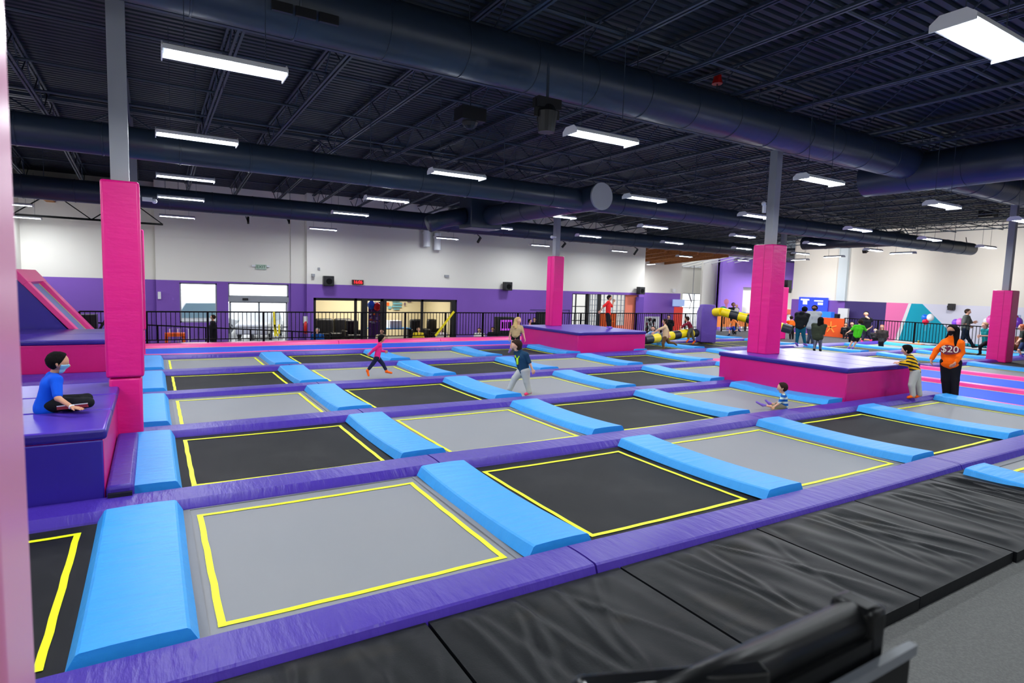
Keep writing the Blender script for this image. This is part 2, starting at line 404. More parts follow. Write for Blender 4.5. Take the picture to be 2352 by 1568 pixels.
# ---------------------------------------------------------------- building columns
PT = 3.7
def column(cx, cy, pad_z0, pad_z1, w, label, seam=None, steel=.11):
    e = empty('padded_column', (cx, cy, 0), label, 'column', 'steel columns in pink padding')
    MB().box(-steel, -steel, -.9, steel, steel, 6.2).build('steel_post', M_GREYSTEEL, e)
    h = w/2
    if seam: 
        MB().box(-h, -h, seam, h, h, pad_z1).build('pad_sleeve', M_PINK, e, bevel=.035, seg=3)
        MB().box(-h+.03, -h+.03, pad_z0, h-.03, h-.03, seam-.01).build('pad_sleeve', M_PINK, e, bevel=.035, seg=3)
    else: MB().box(-h, -h, pad_z0, h, h, pad_z1).build('pad_sleeve', M_PINK, e, bevel=.035, seg=3)
    sb = MB().box(-h-.006, -h*.2, pad_z0+.02, -h, -h*.2+.02, pad_z1-.02) if not seam else MB()
    if sb.v: sb.build('seam_strip', M_PINKW, e)
    return e
colA = column(-.36, 10.25, .0, PT, .46, 'pink padded column standing beside the boy in blue', seam=.94)
column(-.42, 20.5, .0, PT, .46, 'pink padded column half hidden behind the near left column', seam=.82)
column(14.12, 10.2, .8, PT, .60, 'pink padded column rising from the big jump block at right')
column(14.45, 20.55, .8, PT, .52, 'pink padded column rising from the jump block at centre back')
column(28.85, 10.15, .0, 2.83, .66, 'pink padded column on dark carpet by the far right fence')
column(29.2, 20.3, .0, 2.8, .62, 'pink padded column with black monitors mounted near its top')
e = empty('padded_column', (-.40, 1.40, 0), 'pink padded post pale with glare at the left edge right by the viewer', 'column', 'steel columns in pink padding')
MB().box(-.17, -.15, -.9, .17, .15, 6.2).build('pad_sleeve', mat('glare_pink_vinyl', (206, 128, 166), .3, .6), e, bevel=.03, seg=3)  # pink vinyl with its glare put into the paler base colour
# small devices on columns
def device(name, mb, m, label, cat, **k):
    o = mb.build(name, m, **k); return tag(o, label, cat)
c = Vector((-.2, 20.2, 4.55)); device('security_camera', MB().box(c.x, c.y-.05, c.z-.05, c.x+.25, c.y+.05, c.z+.06).ball((c.x+.3, c.y, c.z-.03), .07), M_WHITEP, 'white security camera on the steel above the left rear column', 'camera')
c = ony(1755, 475, 10.1); device('security_camera', MB().ball((c.x-.02, c.y, c.z+.08), .06).box(c.x-.03, c.y-.03, c.z-.15, c.x+.05, c.y+.03, c.z+.05), M_WHITEP, 'white dome camera on the steel of the right jump block column', 'camera')
c = ony(1268, 544, 20.4); device('security_camera', MB().ball((c.x, c.y, c.z), .07).bar((c.x, c.y, c.z), (c.x+.2, c.y, c.z), .05), M_WHITEP, 'white dome camera on the steel of the centre back column', 'camera')
o = MB().box(28.5, 20.1, 2.5, 28.86, 20.5, 3.2).build('wall_monitor', M_BLACKP); tag(o, 'black monitor hung left of the far rear pink column', 'monitor')
o = MB().box(29.54, 20.1, 2.5, 29.9, 20.5, 3.2).build('wall_monitor', M_BLACKP); tag(o, 'black monitor hung right of the far rear pink column', 'monitor')
# ---------------------------------------------------------------- the trampoline court
ROWN = {-2: 'bottom right corner', -1: 'near right corner strip', 0: 'front row', 1: 'second row', 2: 'third row', 3: 'fourth row', 4: 'fifth row', 5: 'sixth row'}
MAIN = [(i, j) for j in range(5) for i in range(5) if (i, j) not in ((4, 1), (4, 4))] + [(-1, 0), (-1, 2)]
MID = [(5, 3), (6, 3), (5, 4), (6, 4), (7, 4), (5, 5), (6, 5), (7, 5)]
FAR = [(7, 1), (7, 2), (7, 3), (8, 2), (8, 3), (9, 2), (9, 3)]
NEAR = [(3, -1), (4, -1), (3, -2), (4, -2)]
CELLS = {}
def cell_label(i, j, grp):
    c = 'grey' if (i+j) % 2 == 0 else 'black'
    def ords(lst): return ORD[sorted(q[0] for q in lst if q[1] == j).index(i)]
    if grp is MAIN: return f'{c} trampoline with yellow border line, {ords(MAIN)} from left in {ROWN[j]}'
    if grp is FAR: return f'{c} trampoline on far right court, {ords(FAR)} along its {ROWN[j]}'
    if grp is MID: return f'{c} trampoline near tall purple post, {ords(MID)} along the {ROWN[j]} there'
    return f'{c} trampoline in {ROWN[j]} beside the black mats, {ords(NEAR)} from left'
TW = .052; G0U, G1U = (CU-2.3159)/2, (CU+2.3159)/2; G0V, G1V = (CV-2.2668)/2, (CV+2.2668)/2
protos = {}
for grp in (MAIN, MID, FAR, NEAR):
    for (i, j) in grp:
        col = (i+j) % 2
        if (i, j) == (6, 4): col = 1
        if col not in protos:
            e = empty('trampoline')
            mb = MB(); n = 12; vs_ = []; fs_ = []
            for a in range(n+1):
                for b in range(n+1):
                    x, y = CU*a/n, CV*b/n
                    s = 1-((2*a/n-1)**2); t = 1-((2*b/n-1)**2)
                    vs_.append((x, y, -.025*s*t))
            for a in range(n):
                for b in range(n): fs_.append((a*(n+1)+b, (a+1)*(n+1)+b, (a+1)*(n+1)+b+1, a*(n+1)+b+1))
            mb.add(vs_, fs_); mb.build('jump_bed', (M_BED_G, M_BED_B)[col], e, smooth=True)
            lb = MB()
            def zz(x, y): return -.025*(1-(2*x/CU-1)**2)*(1-(2*y/CV-1)**2)+.006
            def strip(x0, y0, x1, y1):
                m_ = 10; dx, dy = (x1-x0), (y1-y0)
                lo = abs(dx) > abs(dy); vv = []; ff = []
                for k in range(m_+1):
                    if lo: a_, b_ = (x0+dx*k/m_, y0), (x0+dx*k/m_, y1)
                    else: a_, b_ = (x0, y0+dy*k/m_), (x1, y0+dy*k/m_)
                    wob = .0035*math.sin(k*2.3+x0+y0)
                    if lo: a_ = (a_[0], a_[1]+wob); b_ = (b_[0], b_[1]+wob)
                    else: a_ = (a_[0]+wob, a_[1]); b_ = (b_[0]+wob, b_[1])
                    vv += [(a_[0], a_[1], zz(*a_)), (b_[0], b_[1], zz(*b_))]
                for k in range(m_): ff.append((2*k, 2*k+1, 2*k+3, 2*k+2))
                lb.add(vv, ff)
            strip(G0U, G0V, G1U, G0V+TW); strip(G0U, G1V-TW, G1U, G1V); strip(G0U, G0V, G0U+TW, G1V); strip(G1U-TW, G0V, G1U, G1V)
            lb.build('border_line', M_YEL, e)
            fr = MB()
            for (a0, b0, a1, b1) in ((.33, .2, .42, CV-.2), (CU-.42, .2, CU-.33, CV-.2), (.33, .24, CU-.33, .31), (.33, CV-.31, CU-.33, CV-.24)): fr.box(a0, b0, -.02, a1, b1, -.012 if col else .004)
            fr.build('edge_hem', (mat('grey_hem', (122, 124, 130), .6, .3), mat('black_hem', (30, 31, 34), .6, .3))[col], e)
            protos[col] = e; root = e
        else: root = copy_tree(protos[col])
        root.location = (gu(i), gv(j), 0)
        tag(root, cell_label(i, j, grp), 'trampoline', 'trampolines of the checkered court')
        CELLS[(i, j)] = root

def pad_mesh(L_, bw, tw, h, sag, m, n=14, name='foam_pad', seams=0, mats=None):
    """long pad along +y, base half width bw, top half width tw"""
    prof = [(-bw, 0.0), (-bw+.012, .025), (-tw-.02, h-.012), (-tw, h), (-tw*.4, h+.006), (tw*.4, h+.006), (tw, h), (tw+.02, h-.012), (bw-.012, .025), (bw, 0.0)]
    mb = MB(); vs_ = []; fs_ = []; q = len(prof)
    for k in range(n+1):
        t = k/n; s = -sag*(1-(2*t-1)**2)*1.0
        for (x, z) in prof: vs_.append((x, L_*t, z+s*(1 if z > .03 else .6)))
    for k in range(n):
        for a in range(q-1): fs_.append((k*q+a, k*q+a+1, (k+1)*q+a+1, (k+1)*q+a))
        fs_.append((k*q+q-1, k*q, (k+1)*q, (k+1)*q+q-1))
    fs_ += [tuple(range(q))[::-1], tuple(n*q+a for a in range(q))]
    mb.add(vs_, fs_)
    o = mb.build(name, m, smooth=True); o.data.set_sharp_from_angle(angle=math.radians(16))
    return o
# blue pads
BLUE = {}
padlist = [(i, j) for j in range(5) for i in range(0, 5)] + [(5, 0), (5, 2), (5, 3), (5, 4), (6, 3), (6, 4), (6, 5), (7, 3), (8, 4), (8, 5), (8, 1), (8, 2), (8, 3), (9, 2), (9, 3), (10, 2), (10, 3), (3, -1), (3, -2), (4, -1), (5, 5), (7, 5)]
pp = None
for (i, j) in padlist:
    if pp is None: pp = o = pad_mesh(CV*.80, .36, .285, .115, .04, M_BLUE)
    else: o = pp.copy(); COL.objects.link(o)
    o.location = (gu(i), gv(j+.10), .02)
    if i >= 7 and j < 4: lab = f'sky blue foam pad on far right court, {ORD[i-8] if i > 7 else "edge one"} along its {ROWN[j]}'
    elif i >= 5 and j >= 2: lab = f'sky blue foam pad near the purple post, {ORD[i-5]} along the {ROWN[j]} there'
    elif j < 0: lab = f'sky blue foam pad in {ROWN[j]} by the black mats, {ORD[i-3]} from left'
    else: lab = f'sky blue foam pad, {ORD[i]} from left in {ROWN[j]}'
    tag(o, lab, 'foam pad', 'sky blue foam pads between trampolines'); BLUE[(i, j)] = o
BLUE[(0, 1)].location.x += .07; BLUE[(0, 1)].scale.x = .86
# purple walkway pads, in two-cell lengths
pb = {}
def beam(i0, i1, j, label, m=M_PURPLE, bw=.30, tw=.20, h=.105, dv=0, name='walkway_pad'):
    L_ = CU*(i1-i0)-.02; key = (round(L_, 2), m.name, bw)
    if key not in pb: pb[key] = o = pad_mesh(L_, bw, tw, h, .018, m, n=24, name=name)
    else: o = pb[key].copy(); COL.objects.link(o)
    o.rotation_euler.z = -math.pi/2; o.location = (gu(i0)+.01, gv(j)+dv, .0)
    tag(o, label, 'foam pad', 'purple padded walkways between rows' if m is M_PURPLE else 'pink padded strips'); return o
WN = ['nearest purple walkway', 'second purple walkway', 'third purple walkway', 'fourth purple walkway', 'fifth purple walkway', 'rearmost purple walkway']
for j, segs in enumerate([[(-2, 1), (1, 3), (3, 5)], [(-1.3, 1), (1, 3), (3, 5.12)], [(-1.2, 1), (1, 3), (3, 5)], [(-1.2, 1), (1, 3), (3, 5)], [(-1.2, 1), (1, 3), (3, 5)], [(-.1, 1), (1, 3), (3, 4.05)]]):
    for k, (a, b) in enumerate(segs):
        o = beam(a, b, j, f'purple padded segment, {ORD[k]} from left along the {WN[j]}', dv=(.05 if j == 0 else 0), bw=(.25 if j == 0 else .30), tw=(.19 if j == 0 else .20))
for (a, b, j, lab) in ((5, 7, 4, 'purple padded walkway segment in front of the tall purple post'), (7, 8.1, 4, 'purple padded walkway segment right of the tall purple post'), (5, 8, 5, 'purple padded walkway segment touching the tall purple post from behind'),
                       (5, 8, 6, 'purple padded walkway at the rear end of the centre court'), (7.1, 9, 3, 'purple walkway segment crossing the middle of the far right court'), (9, 10.1, 3, 'purple walkway segment nearest the fence on the far right court'),
                       (8.1, 10.1, 4, 'purple walkway segment along the back of the far right court'), (7.1, 8, 2, 'purple walkway segment beside pink strips on the far right court'), (8, 10.1, 2, 'purple walkway segment behind the far right pink column'),
                       (7.1, 8, 1, 'purple walkway segment at the near end of the far right court'), (3, 5, -1, 'purple padded walkway at the far lower right corner'), (3.0, 3.9, 0, None)):
    if lab: beam(a, b, j, lab)
beam(-1.3, -.1, 3.72, 'wide purple pad between the two jump blocks at left', bw=.75, tw=.66, h=.12)
# pink jump lane frames: two lanes at right, one along the back
def lane(x0, y0, x1, y1, lab, along):
    e = empty('tumble_lane', (0, 0, 0), lab, 'trampoline', 'blue tumble lanes')
    MB().box(x0, y0, -.02, x1, y1, .0).build('jump_bed', M_BED_BL, e)
    l = MB()
    if along == 'y': l.box(x0+.22, y0, .0, x0+.27, y1, .006).box(x1-.27, y0, .0, x1-.22, y1, .006)
    else: l.box(x0, y0+.1, .0, x1, y0+.15, .006).box(x0, y1-.15, .0, x1, y1-.10, .006)
    l.build('border_line', mat('pale_tape', (222, 228, 170), .5, .3), e)
    return e
lane(gu(5)+.1, gv(-2.4), gu(6), gv(3)-.1, 'blue tumbling lane beside the woman in orange', 'y')
lane(gu(6), gv(-2.4), gu(7), gv(3)-.1, 'blue tumbling lane further right between two pink strips', 'y')
lane(XLW+.8, gv(5)+.35, gu(4.9), 22.95, 'long blue tumbling lane along the back of the court', 'x')
def ystrip(i, j0, j1, bw, tw, lab, h=.11):
    o = pad_mesh(CV*(j1-j0)-.02, bw, tw, h, .01, M_HOTPINK, n=10, name='pink_strip_pad'); o.location = (gu(i), gv(j0)+.01, 0); tag(o, lab, 'foam pad', 'pink padded strips'); return o
ystrip(6, -1.35, .58, .2, .15, 'near segment of the pink strip between the two blue tumbling lanes'); ystrip(6, .58, 2.95, .2, .15, 'far segment of the pink strip between the two blue tumbling lanes')
ystrip(7, -1.4, .9, .2, .15, 'near segment of the pink strip right of both blue lanes'); ystrip(7, .9, 2.95, .2, .15, 'far segment of the pink strip right of both blue lanes')
ystrip(5.13, -.9, .9, .12, .08, 'narrow pink edge strip between blue pad and blue tumbling lane', h=.09)
beam(5, 7.1, 3.08, 'flat pink pad closing the far end of the two lanes', m=M_HOTPINK, bw=.42, tw=.36, h=.09)
for k, (a, b) in enumerate(((-1.3, 1.9), (1.9, 3.2), (3.2, 5.1))):
    beam(a, b, 0, f'long pink padded strip by the back fence, {ORD[k]} segment from left', m=M_HOTPINK, bw=.36, tw=.27, h=.12, dv=23.2-gv(0), name='pink_strip_pad')
for k, (a, b) in enumerate(((-.2, 1), (1, 3), (3, 5))):
    beam(a, b, 0, f'thin pink edge strip before the back blue lane, {ORD[k]} segment from left', m=M_HOTPINK, bw=.14, tw=.09, h=.11, dv=gv(5)+.26-gv(0), name='pink_strip_pad')

# jump blocks
def block(x0, y0, x1, y1, h, lab, cuts=3, front=M_PINKW, left=M_PINKW, rightm=M_PINKW, cut='x'):
    e = empty('jump_block', (0, 0, 0), lab, 'foam block', 'padded jump blocks')
    mb = MB(); mb.box(x0, y0, .02, x1, y1, h)
    o = mb.build('block_side_padding', [M_PINKW, front, rightm], e, bevel=.02)
    for p_ in o.data.polygons:
        if p_.normal.y < -.5: p_.material_index = 1
        elif p_.normal.x > .5: p_.material_index = 2
    r_ = (x1-x0) if cut == 'x' else (y1-y0)
    for k in range(cuts):
        c = MB(); a, b = k*r_/cuts+.004, (k+1)*r_/cuts-.004
        if cut == 'x': c.box(x0-.03+a*(1 if k else 0), y0-.03, h, x0+b+(.03 if k == cuts-1 else 0), y1+.03, h+.115)
        else: c.box(x0-.03, y0+a-(.03 if k == 0 else 0), h, x1+.03, y0+b+(.03 if k == cuts-1 else 0), h+.115)
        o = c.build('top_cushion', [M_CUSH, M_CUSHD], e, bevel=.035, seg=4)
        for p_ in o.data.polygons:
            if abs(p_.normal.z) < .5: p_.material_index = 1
    return e
block(gu(4.07), gv(1.08), gu(5.03), gv(2.16), .70, 'big pink jump block with purple top at right, boy in stripes leaning on it', 3)
block(gu(4.07), gv(4.12), gu(5.08), gv(5.32), .70, 'pink jump block with purple top where the boy in red stands', 2)
block(-4.3, gv(1.07), gu(-.1), gv(2.05), .70, 'dark purple jump block where the boy in blue sits', 3, front=M_PURPLED, cut='y')
block(-4.3, gv(4.2), gu(-.12), gv(5.28), .70, 'pink jump block with purple top behind the seated boy, left edge', 2, cut='y')
o = MB().box(gu(-.098), gv(1.06), .0, gu(-.022), gv(1.83), .2).build('foam_pad', M_PURPLE, bevel=.04, seg=3); tag(o, 'glossy purple side pad lying along the seated boy\'s block', 'foam pad')
MB().box(gu(-.093), gv(1.045), .02, gu(-.027), gv(1.0605), .13).build('open_end', M_BLACKP, o)
# slanted trampoline at far left
sl = empty('slanted_trampoline', (0, 0, 0), 'steep slanted trampoline in pink frame at the far left', 'trampoline')
ya, yb_ = 21.0, 24.35
a0 = ony(160, 757, ya); a1 = ony(40, 640, ya); zt = a1.z; xt = a1.x; xb = a0.x+.15; zb_ = .62
def slab(y0, y1, dz, th, m, name, t0=0, t1=1, parent=sl):
    p0 = Vector((xb+(xt-xb)*t0, 0, zb_+(zt-zb_)*t0)); p1 = Vector((xb+(xt-xb)*t1, 0, zb_+(zt-zb_)*t1))
    nrm = Vector((zt-zb_, 0, -(xt-xb))).normalized()
    A, B = p0+nrm*dz, p1+nrm*dz; C_, D_ = p1+nrm*(dz-th), p0+nrm*(dz-th)
    return MB().prism([(A.x, A.z), (B.x, B.z), (C_.x, C_.z), (D_.x, D_.z)], 'y', y0, y1).build(name, m, parent, bevel=.015)
slab(ya, ya+.42, .12, .14, M_HOTPINK, 'frame_pad', -.25, 1); slab(yb_-.6, yb_, .12, .14, M_HOTPINK, 'frame_pad', -.25, 1); slab(ya-.01, yb_+.01, .135, .16, M_HOTPINK, 'frame_pad', .90, 1.12)
slab(ya+.36, yb_-.55, .0, .03, mat('blue_grey_weave', (92, 122, 186), .4, .5), 'jump_bed', -.25, .94)
slab(ya+.5, ya+.58, .006, .004, M_YEL, 'border_line', -.25, .92); slab(yb_-.78, yb_-.70, .006, .004, M_YEL, 'border_line', -.25, .92)
slab(ya+.5, yb_-.70, .006, .004, M_YEL, 'border_line', .905, .925)
MB().prism([(xb-.05, .1), (xb-.05, zb_-.03), (xt, zt-.03), (-4.5, zt-.03), (-4.5, .1)], 'y', ya+.03, yb_-.03).build('side_panel', M_PURPLED, sl)

# sweeper ride
cx, cy = gu(6.93), gv(4.82)
sw = empty('sweeper_ride', (cx, cy, 0), 'tall purple padded post with two striped sweeping arms', 'ride')
ztop = ony(1616, 699, cy).z
D0 = depth_of(Vector((cx, cy, 1)))
w = .36
pm = MB(); pm.add([(-w,-w,.05),(w,-w,.05),(w,w,.05),(-w,w,.05),(-w*1.05,-w*1.05,ztop*.8),(w*1.05,-w*1.05,ztop*.8),(w*1.05,w*1.05,ztop*.8),(-w*1.05,w*1.05,ztop*.8),(-w*.75,-w*.75,ztop),(w*.75,-w*.75,ztop),(w*.75,w*.75,ztop),(-w*.75,w*.75,ztop)],
    [(0,1,2,3)[::-1],(8,9,10,11)]+[(a+b, a+(b+1)%4, a+4+(b+1)%4, a+4+b) for a in (0,4) for b in range(4)])
po = pm.build('post_padding', mat('purple_vinyl_post', (92, 62, 158), .45, .4, bump=(((3, 3, 5), .4, 4),)), sw, bevel=.03); po.rotation_euler.z = -.54
def arm(pts, cols, r):
    P = [p-Vector((cx, cy, 0)) for p in pts]
    a_ = empty('sweeper_arm', (0, 0, 0)); a_.parent = sw
    for k in range(len(P)-1):
        MB().tube([P[k], P[k+1]], r, 18).build('foam_sleeve', (M_YEL2 if cols[k] == 'y' else M_BLK2), a_, smooth=True).data.set_sharp_from_angle(angle=1)
M_YEL2 = mat('yellow_vinyl', (240, 212, 0), .4, .5); M_BLK2 = mat('dark_vinyl', (30, 34, 44), .4, .5)
pts = [at(1634, 718, D0-.1), at(1641, 717, D0-.3), at(1658, 716, D0-.7)]
q0, q1 = at(1658, 716, D0-.7), at(1818, 757, D0-2.2)
for k in range(1, 9): pts.append(q0+(q1-q0)*(k/8))
arm(pts, 'byybybybyb', .2)
pts = [at(1598, 764, D0-.1), at(1588, 766, D0-.3), at(1575, 765, D0-.6)]
q0, q1 = at(1573, 766, D0-.6), at(1478, 781, D0-2.6)
for k in range(1, 7): pts.append(q0+(q1-q0)*(k/6))
arm(pts, 'byybybyb', .2)

# black mats in front of the nearest walkway
lines = [(-2.6, -.55), (-.55, .0), (.0, .53), (.53, 1.07), (1.07, 1.62), (1.62, 2.16), (2.16, 2.70), (2.70, 3.02)]
for k, (a, b) in enumerate(lines):
    x0, x1 = gu(a)+.012, gu(b)-.012; y0 = gv(-.52)+.015*(k % 2)-.06*k/7; y1 = gv(0)-.20
    n, m_ = 64, 44; mb = MB(); cr_ = [(random.Random(k*31+q).uniform(-.1, 1.1), random.Random(k*37+q).uniform(-.35, .35), random.Random(k*41+q).uniform(.5, 1.0), random.Random(k*43+q).uniform(0, 6.3)) for q in range(9)]; vs_ = []; fs_ = []
    rnd = random.Random(k*13+2)
    ph = [rnd.uniform(0, 6.3) for _ in range(9)]
    for i in range(n+1):
        for j in range(m_+1):
            u_, v_ = i/n, j/m_
            x = x0+(x1-x0)*u_; y = y0+(y1-y0)*v_
            e_ = min(1, min(u_, 1-u_)*10)*min(1, min(v_, 1-v_)*12)
            z = .045+.012*e_
            z += e_*(.010*math.sin(9*u_+3*v_*math.sin(ph[0])+ph[1])*math.sin(3*v_+ph[2])+.007*math.sin(21*u_-5*v_+ph[3])*max(0, math.sin(2.5*v_+ph[4]))+.005*math.sin(34*u_+6*v_+ph[5]))
            for (u0_, sl__, am_, p_) in cr_:
                dd_ = (u_-(u0_+sl__*(1-v_)+.025*math.sin(5*v_+p_)))/.022
                z += e_*am_*.017*math.exp(-dd_*dd_)*(.35+.65*math.sin(min(3.1, max(0, v_*2.2+.5*math.sin(p_))))) - e_*am_*.008*math.exp(-(dd_-1.8)**2)
            vs_.append((x, y, z))
    for i in range(n):
        for j in range(m_): fs_.append((i*(m_+1)+j, (i+1)*(m_+1)+j, (i+1)*(m_+1)+j+1, i*(m_+1)+j+1))
    base = len(vs_); ring = [i*(m_+1) for i in range(n+1)]+[n*(m_+1)+j for j in range(1, m_+1)]+[i*(m_+1)+m_ for i in range(n-1, -1, -1)]+[j for j in range(m_-1, 0, -1)]
    vs_ += [(vs_[r_][0], vs_[r_][1], -.058) for r_ in ring]; R_ = len(ring)
    for q in range(R_): fs_.append((ring[q], ring[(q+1) % R_], base+(q+1) % R_, base+q))
    fs_.append(tuple(base+q for q in range(R_)))
    mb.add(vs_, fs_); o = mb.build('floor_mat', M_BLACKMAT, smooth=True); o.data.set_sharp_from_angle(angle=math.radians(60))
    names = ['at the hidden left end', 'left of the near pink post\'s foot', 'in front of the nearest grey trampoline\'s left half', 'in front of the nearest grey trampoline\'s right half', 'in front of the nearest black trampoline\'s left half', 'in front of the nearest black trampoline\'s right half', 'in front of the second grey trampoline', 'farthest right, touching the blue pad']
    tag(o, 'black crinkled floor mat '+names[k], 'mat', 'black floor mats along the front walkway')
# guard rail close to the viewer
gr = empty('guard_rail', (.86, .48, 0), 'black guard rail and panel close to the viewer, blurred', 'railing')
def gl(p): return Vector(p)-Vector((.86, .48, 0))
MB().tube([gl((.30, .50, 1.875)), gl((.975, .50, 1.875))], .03, 20).build('top_rail', M_RAIL, gr, smooth=True)
MB().box(*gl((.955, .465, 1.80)), *gl((1.01, .535, 1.905))).build('rail_cap', M_RAIL, gr, bevel=.012)
MB().bar(gl((.30, .452, 1.822)), gl((1.07, .452, 1.822)), .014, .018).build('trim_rail', mat('grey_trim', (86, 90, 96), .5, .4), gr)
MB().box(*gl((.30, .455, 1.0)), *gl((1.072, .475, 1.815))).build('panel', M_RAIL, gr)
MB().bar(gl((.30, .49, 1.835)), gl((.97, .49, 1.835)), .05, .05).build('under_rail', M_RAIL, gr)
MB().add([gl(q) for q in ((.448, .578, 1.0), (.70, .478, 1.0), (.70, .478, 1.903), (.462, .572, 1.903), (.448, .578, 1.888), (.438, .553, 1.0), (.69, .453, 1.0), (.69, .453, 1.903), (.452, .547, 1.903), (.438, .553, 1.888))],
    [(0, 1, 2, 3, 4), (9, 8, 7, 6, 5)]+[(i, 5+i, 5+(i+1) % 5, (i+1) % 5) for i in range(5)]).build('side_panel', mat('gloss_black', (10, 11, 13), .15, .6), gr, bevel=.004)
MB().box(*gl((.985, .48, -.06)), *gl((1.02, .515, 1.86))).build('post', M_RAIL, gr)
MB().box(*gl((.42, .48, -.06)), *gl((.455, .515, 1.86))).build('post', M_RAIL, gr)
# ---------------------------------------------------------------- light fixtures
LZ = 4.70
def make_fixture():
    e = empty('strip_light')
    hb = MB(); hb.prism([(-.17, .0), (-.15, .055), (-.06, .085), (.06, .085), (.15, .055), (.17, .0), (.155, .0), (.14, .045), (-.14, .045), (-.155, .0)], 'x', -.60, .60)
    hb.build('housing', M_WHITEP, e)
    rf = MB(); rf.box(-.585, -.135, .034, .585, .135, .042)
    for y in (-.075, 0, .075): rf.prism([(y-.012, .036), (y, .0), (y+.012, .036)], 'x', -.585, .585)
    rf.build('reflector', M_REFL, e)
    for s_ in (-1, 1):
        MB().prism([(-.175, -.03), (-.175, .03), (-.1, .09), (.1, .09), (.175, .03), (.175, -.03)], 'x', *(sorted((s_*.60, s_*.612)))).build('end_cap', M_WHITEP, e)
    for y in (-.112, -.037, .037, .112): MB().tube([(-.57, y, .012), (.57, y, .012)], .011, 8).build('tube', M_TUBE, e)
    MB().bar((-.4, 0, .085), (-.4, 0, 1.75), .008).bar((.4, 0, .085), (.4, 0, 1.75), .008).build('hanger', M_STEEL, e)
    return e
LP = [(520,150,0),(454,320,0),(427,411,0),(416,457,0),(407,499,0),(1382,318,0),(1050,403,0),(888,460,0),(804,492,0),(741,527,0),(1025,548,0),(1143,524,0),
      (1481,458,0),(1499,522,0),(1351,543,0),(1238,564,0),(1283,498,0),(1419,577,0),(1543,558,0),(1882,416,0),(1735,497,0),(1705,543,0),(1970,528,0),(1870,560,0),(1703,571,0),
      (2164,473,0),(2135,550,0),(1838,583,0),(1838,597,1),(1916,590,1),(2005,575,0),(2074,582,1),(2265,568,0),(1571,589,0),(1499,607,1),(2262,92,0),(2350,508,0),(25,470,0),(50,500,0),(1703,598,0)]
proto = make_fixture(); rows = []
for (x, y, r_) in LP:
    p = onz(x, y, LZ)
    if p.x > XR-1: p = onx(x, y, XR-1.2)
    if p.y > 29.7 and p.x < 29: p = ony(x, y, 29.6)
    if p.y > 36: p = ony(x, y, 35.5)
    rows.append([p, r_])
for X in (-3.6, 1.2, 6.4, 11.6, 16.8, 22.0): rows.append([Vector((X, -2.2, LZ)), 0])
for X in (-3.6, 1.2,): rows.append([Vector((X, 2.6, LZ+.2)), 0])
rows.append([Vector((12.0, 2.6, LZ)), 0]); rows.append([Vector((17.2, 2.6, LZ)), 0]); rows.append([Vector((22.6, 5.2, LZ)), 0]); rows.append([Vector((-3.9, 7.6, LZ)), 0]); rows.append([Vector((-3.9, 12.6, LZ)), 0])
def rown(Y): return 0 if Y < 0 else 1 if Y < 5.5 else 2 if Y < 9.3 else 3 if Y < 14 else 4 if Y < 18.5 else 5 if Y < 23 else 6 if Y < 27.5 else 7
RN = ['row behind the viewer', 'row closest to the viewer', 'row before the largest duct', 'third row', 'middle row', 'row before rear columns', 'row near the back duct', 'rearmost row']
cnt = {}
AREA_W = 46
for n_, (p, r_) in enumerate(sorted(rows, key=lambda q: (rown(q[0].y), q[0].x))):
    o = proto if n_ == 0 else copy_tree(proto)
    o.location = p
    o.rotation_euler.z = math.radians(80) if r_ else 0
    k = rown(p.y); cnt[k] = cnt.get(k, 0)+1
    dr = MB
    tag(o, f'lit hanging strip light, {ORD[min(cnt[k]-1, 11)]} from left in {RN[k]}', 'ceiling light', 'hanging strip lights')
    ld = bpy.data.lights.get('lamp_light') or bpy.data.lights.new('lamp_light', 'AREA')
    ld.shape = 'RECTANGLE'; ld.size = 1.15; ld.size_y = .3; ld.energy = AREA_W; ld.color = (.93, .97, 1.0)
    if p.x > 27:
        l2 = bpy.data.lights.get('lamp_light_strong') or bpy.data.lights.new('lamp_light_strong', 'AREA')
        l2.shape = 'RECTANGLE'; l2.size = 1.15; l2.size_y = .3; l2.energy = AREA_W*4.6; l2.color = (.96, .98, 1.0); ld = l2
    lo = bpy.data.objects.new('lamp_light', ld); COL.objects.link(lo); lo.parent = o; lo.location = (0, 0, -.035)
    lp_ = bpy.data.lights.get('tube_glow') or bpy.data.lights.new('tube_glow', 'POINT')
    lp_.energy = 10; lp_.shadow_soft_size = .12; lp_.color = (.86, .95, 1.0)
    lo = bpy.data.objects.new('tube_glow', lp_); COL.objects.link(lo); lo.parent = o; lo.location = (0, 0, -.16)

# other ceiling things
def hang(name, mb, m, p, lab, cat, top=6.55):
    o = mb.build(name, m); o.location = p
    MB().bar((0, 0, .1), (0, 0, top-p.z), .02).build('hanger', M_STEEL, o); return tag(o, lab, cat)
p = at(1080, 264, 12.5); hang('hanging_speaker', MB().box(-.28, -.2, -.14, .28, .2, .12).ball((0, 0, -.12), .18), M_BLACKP, p, 'black speaker hanging below the joists between two ducts', 'speaker')
p = at(1256, 262, 9.5); o = MB().tube([(0, 0, -.22), (0, 0, .02), (0, 0, .1)], [.12, .16, .1], 16).box(-.2, -.08, .06, .2, .08, .18).bar((-.17, 0, -.05), (-.17, 0, .15), .04, .08).bar((.17, 0, -.05), (.17, 0, .15), .04, .08).build('stage_light', M_BLACKP); o.location = p; o.scale = (1.1, 1.1, 1.3)
MB().bar((0, 0, .18), (0, 0, .6), .03).build('hanger', M_STEEL, o); tag(o, 'black moving head stage light hanging under the largest duct', 'stage light')
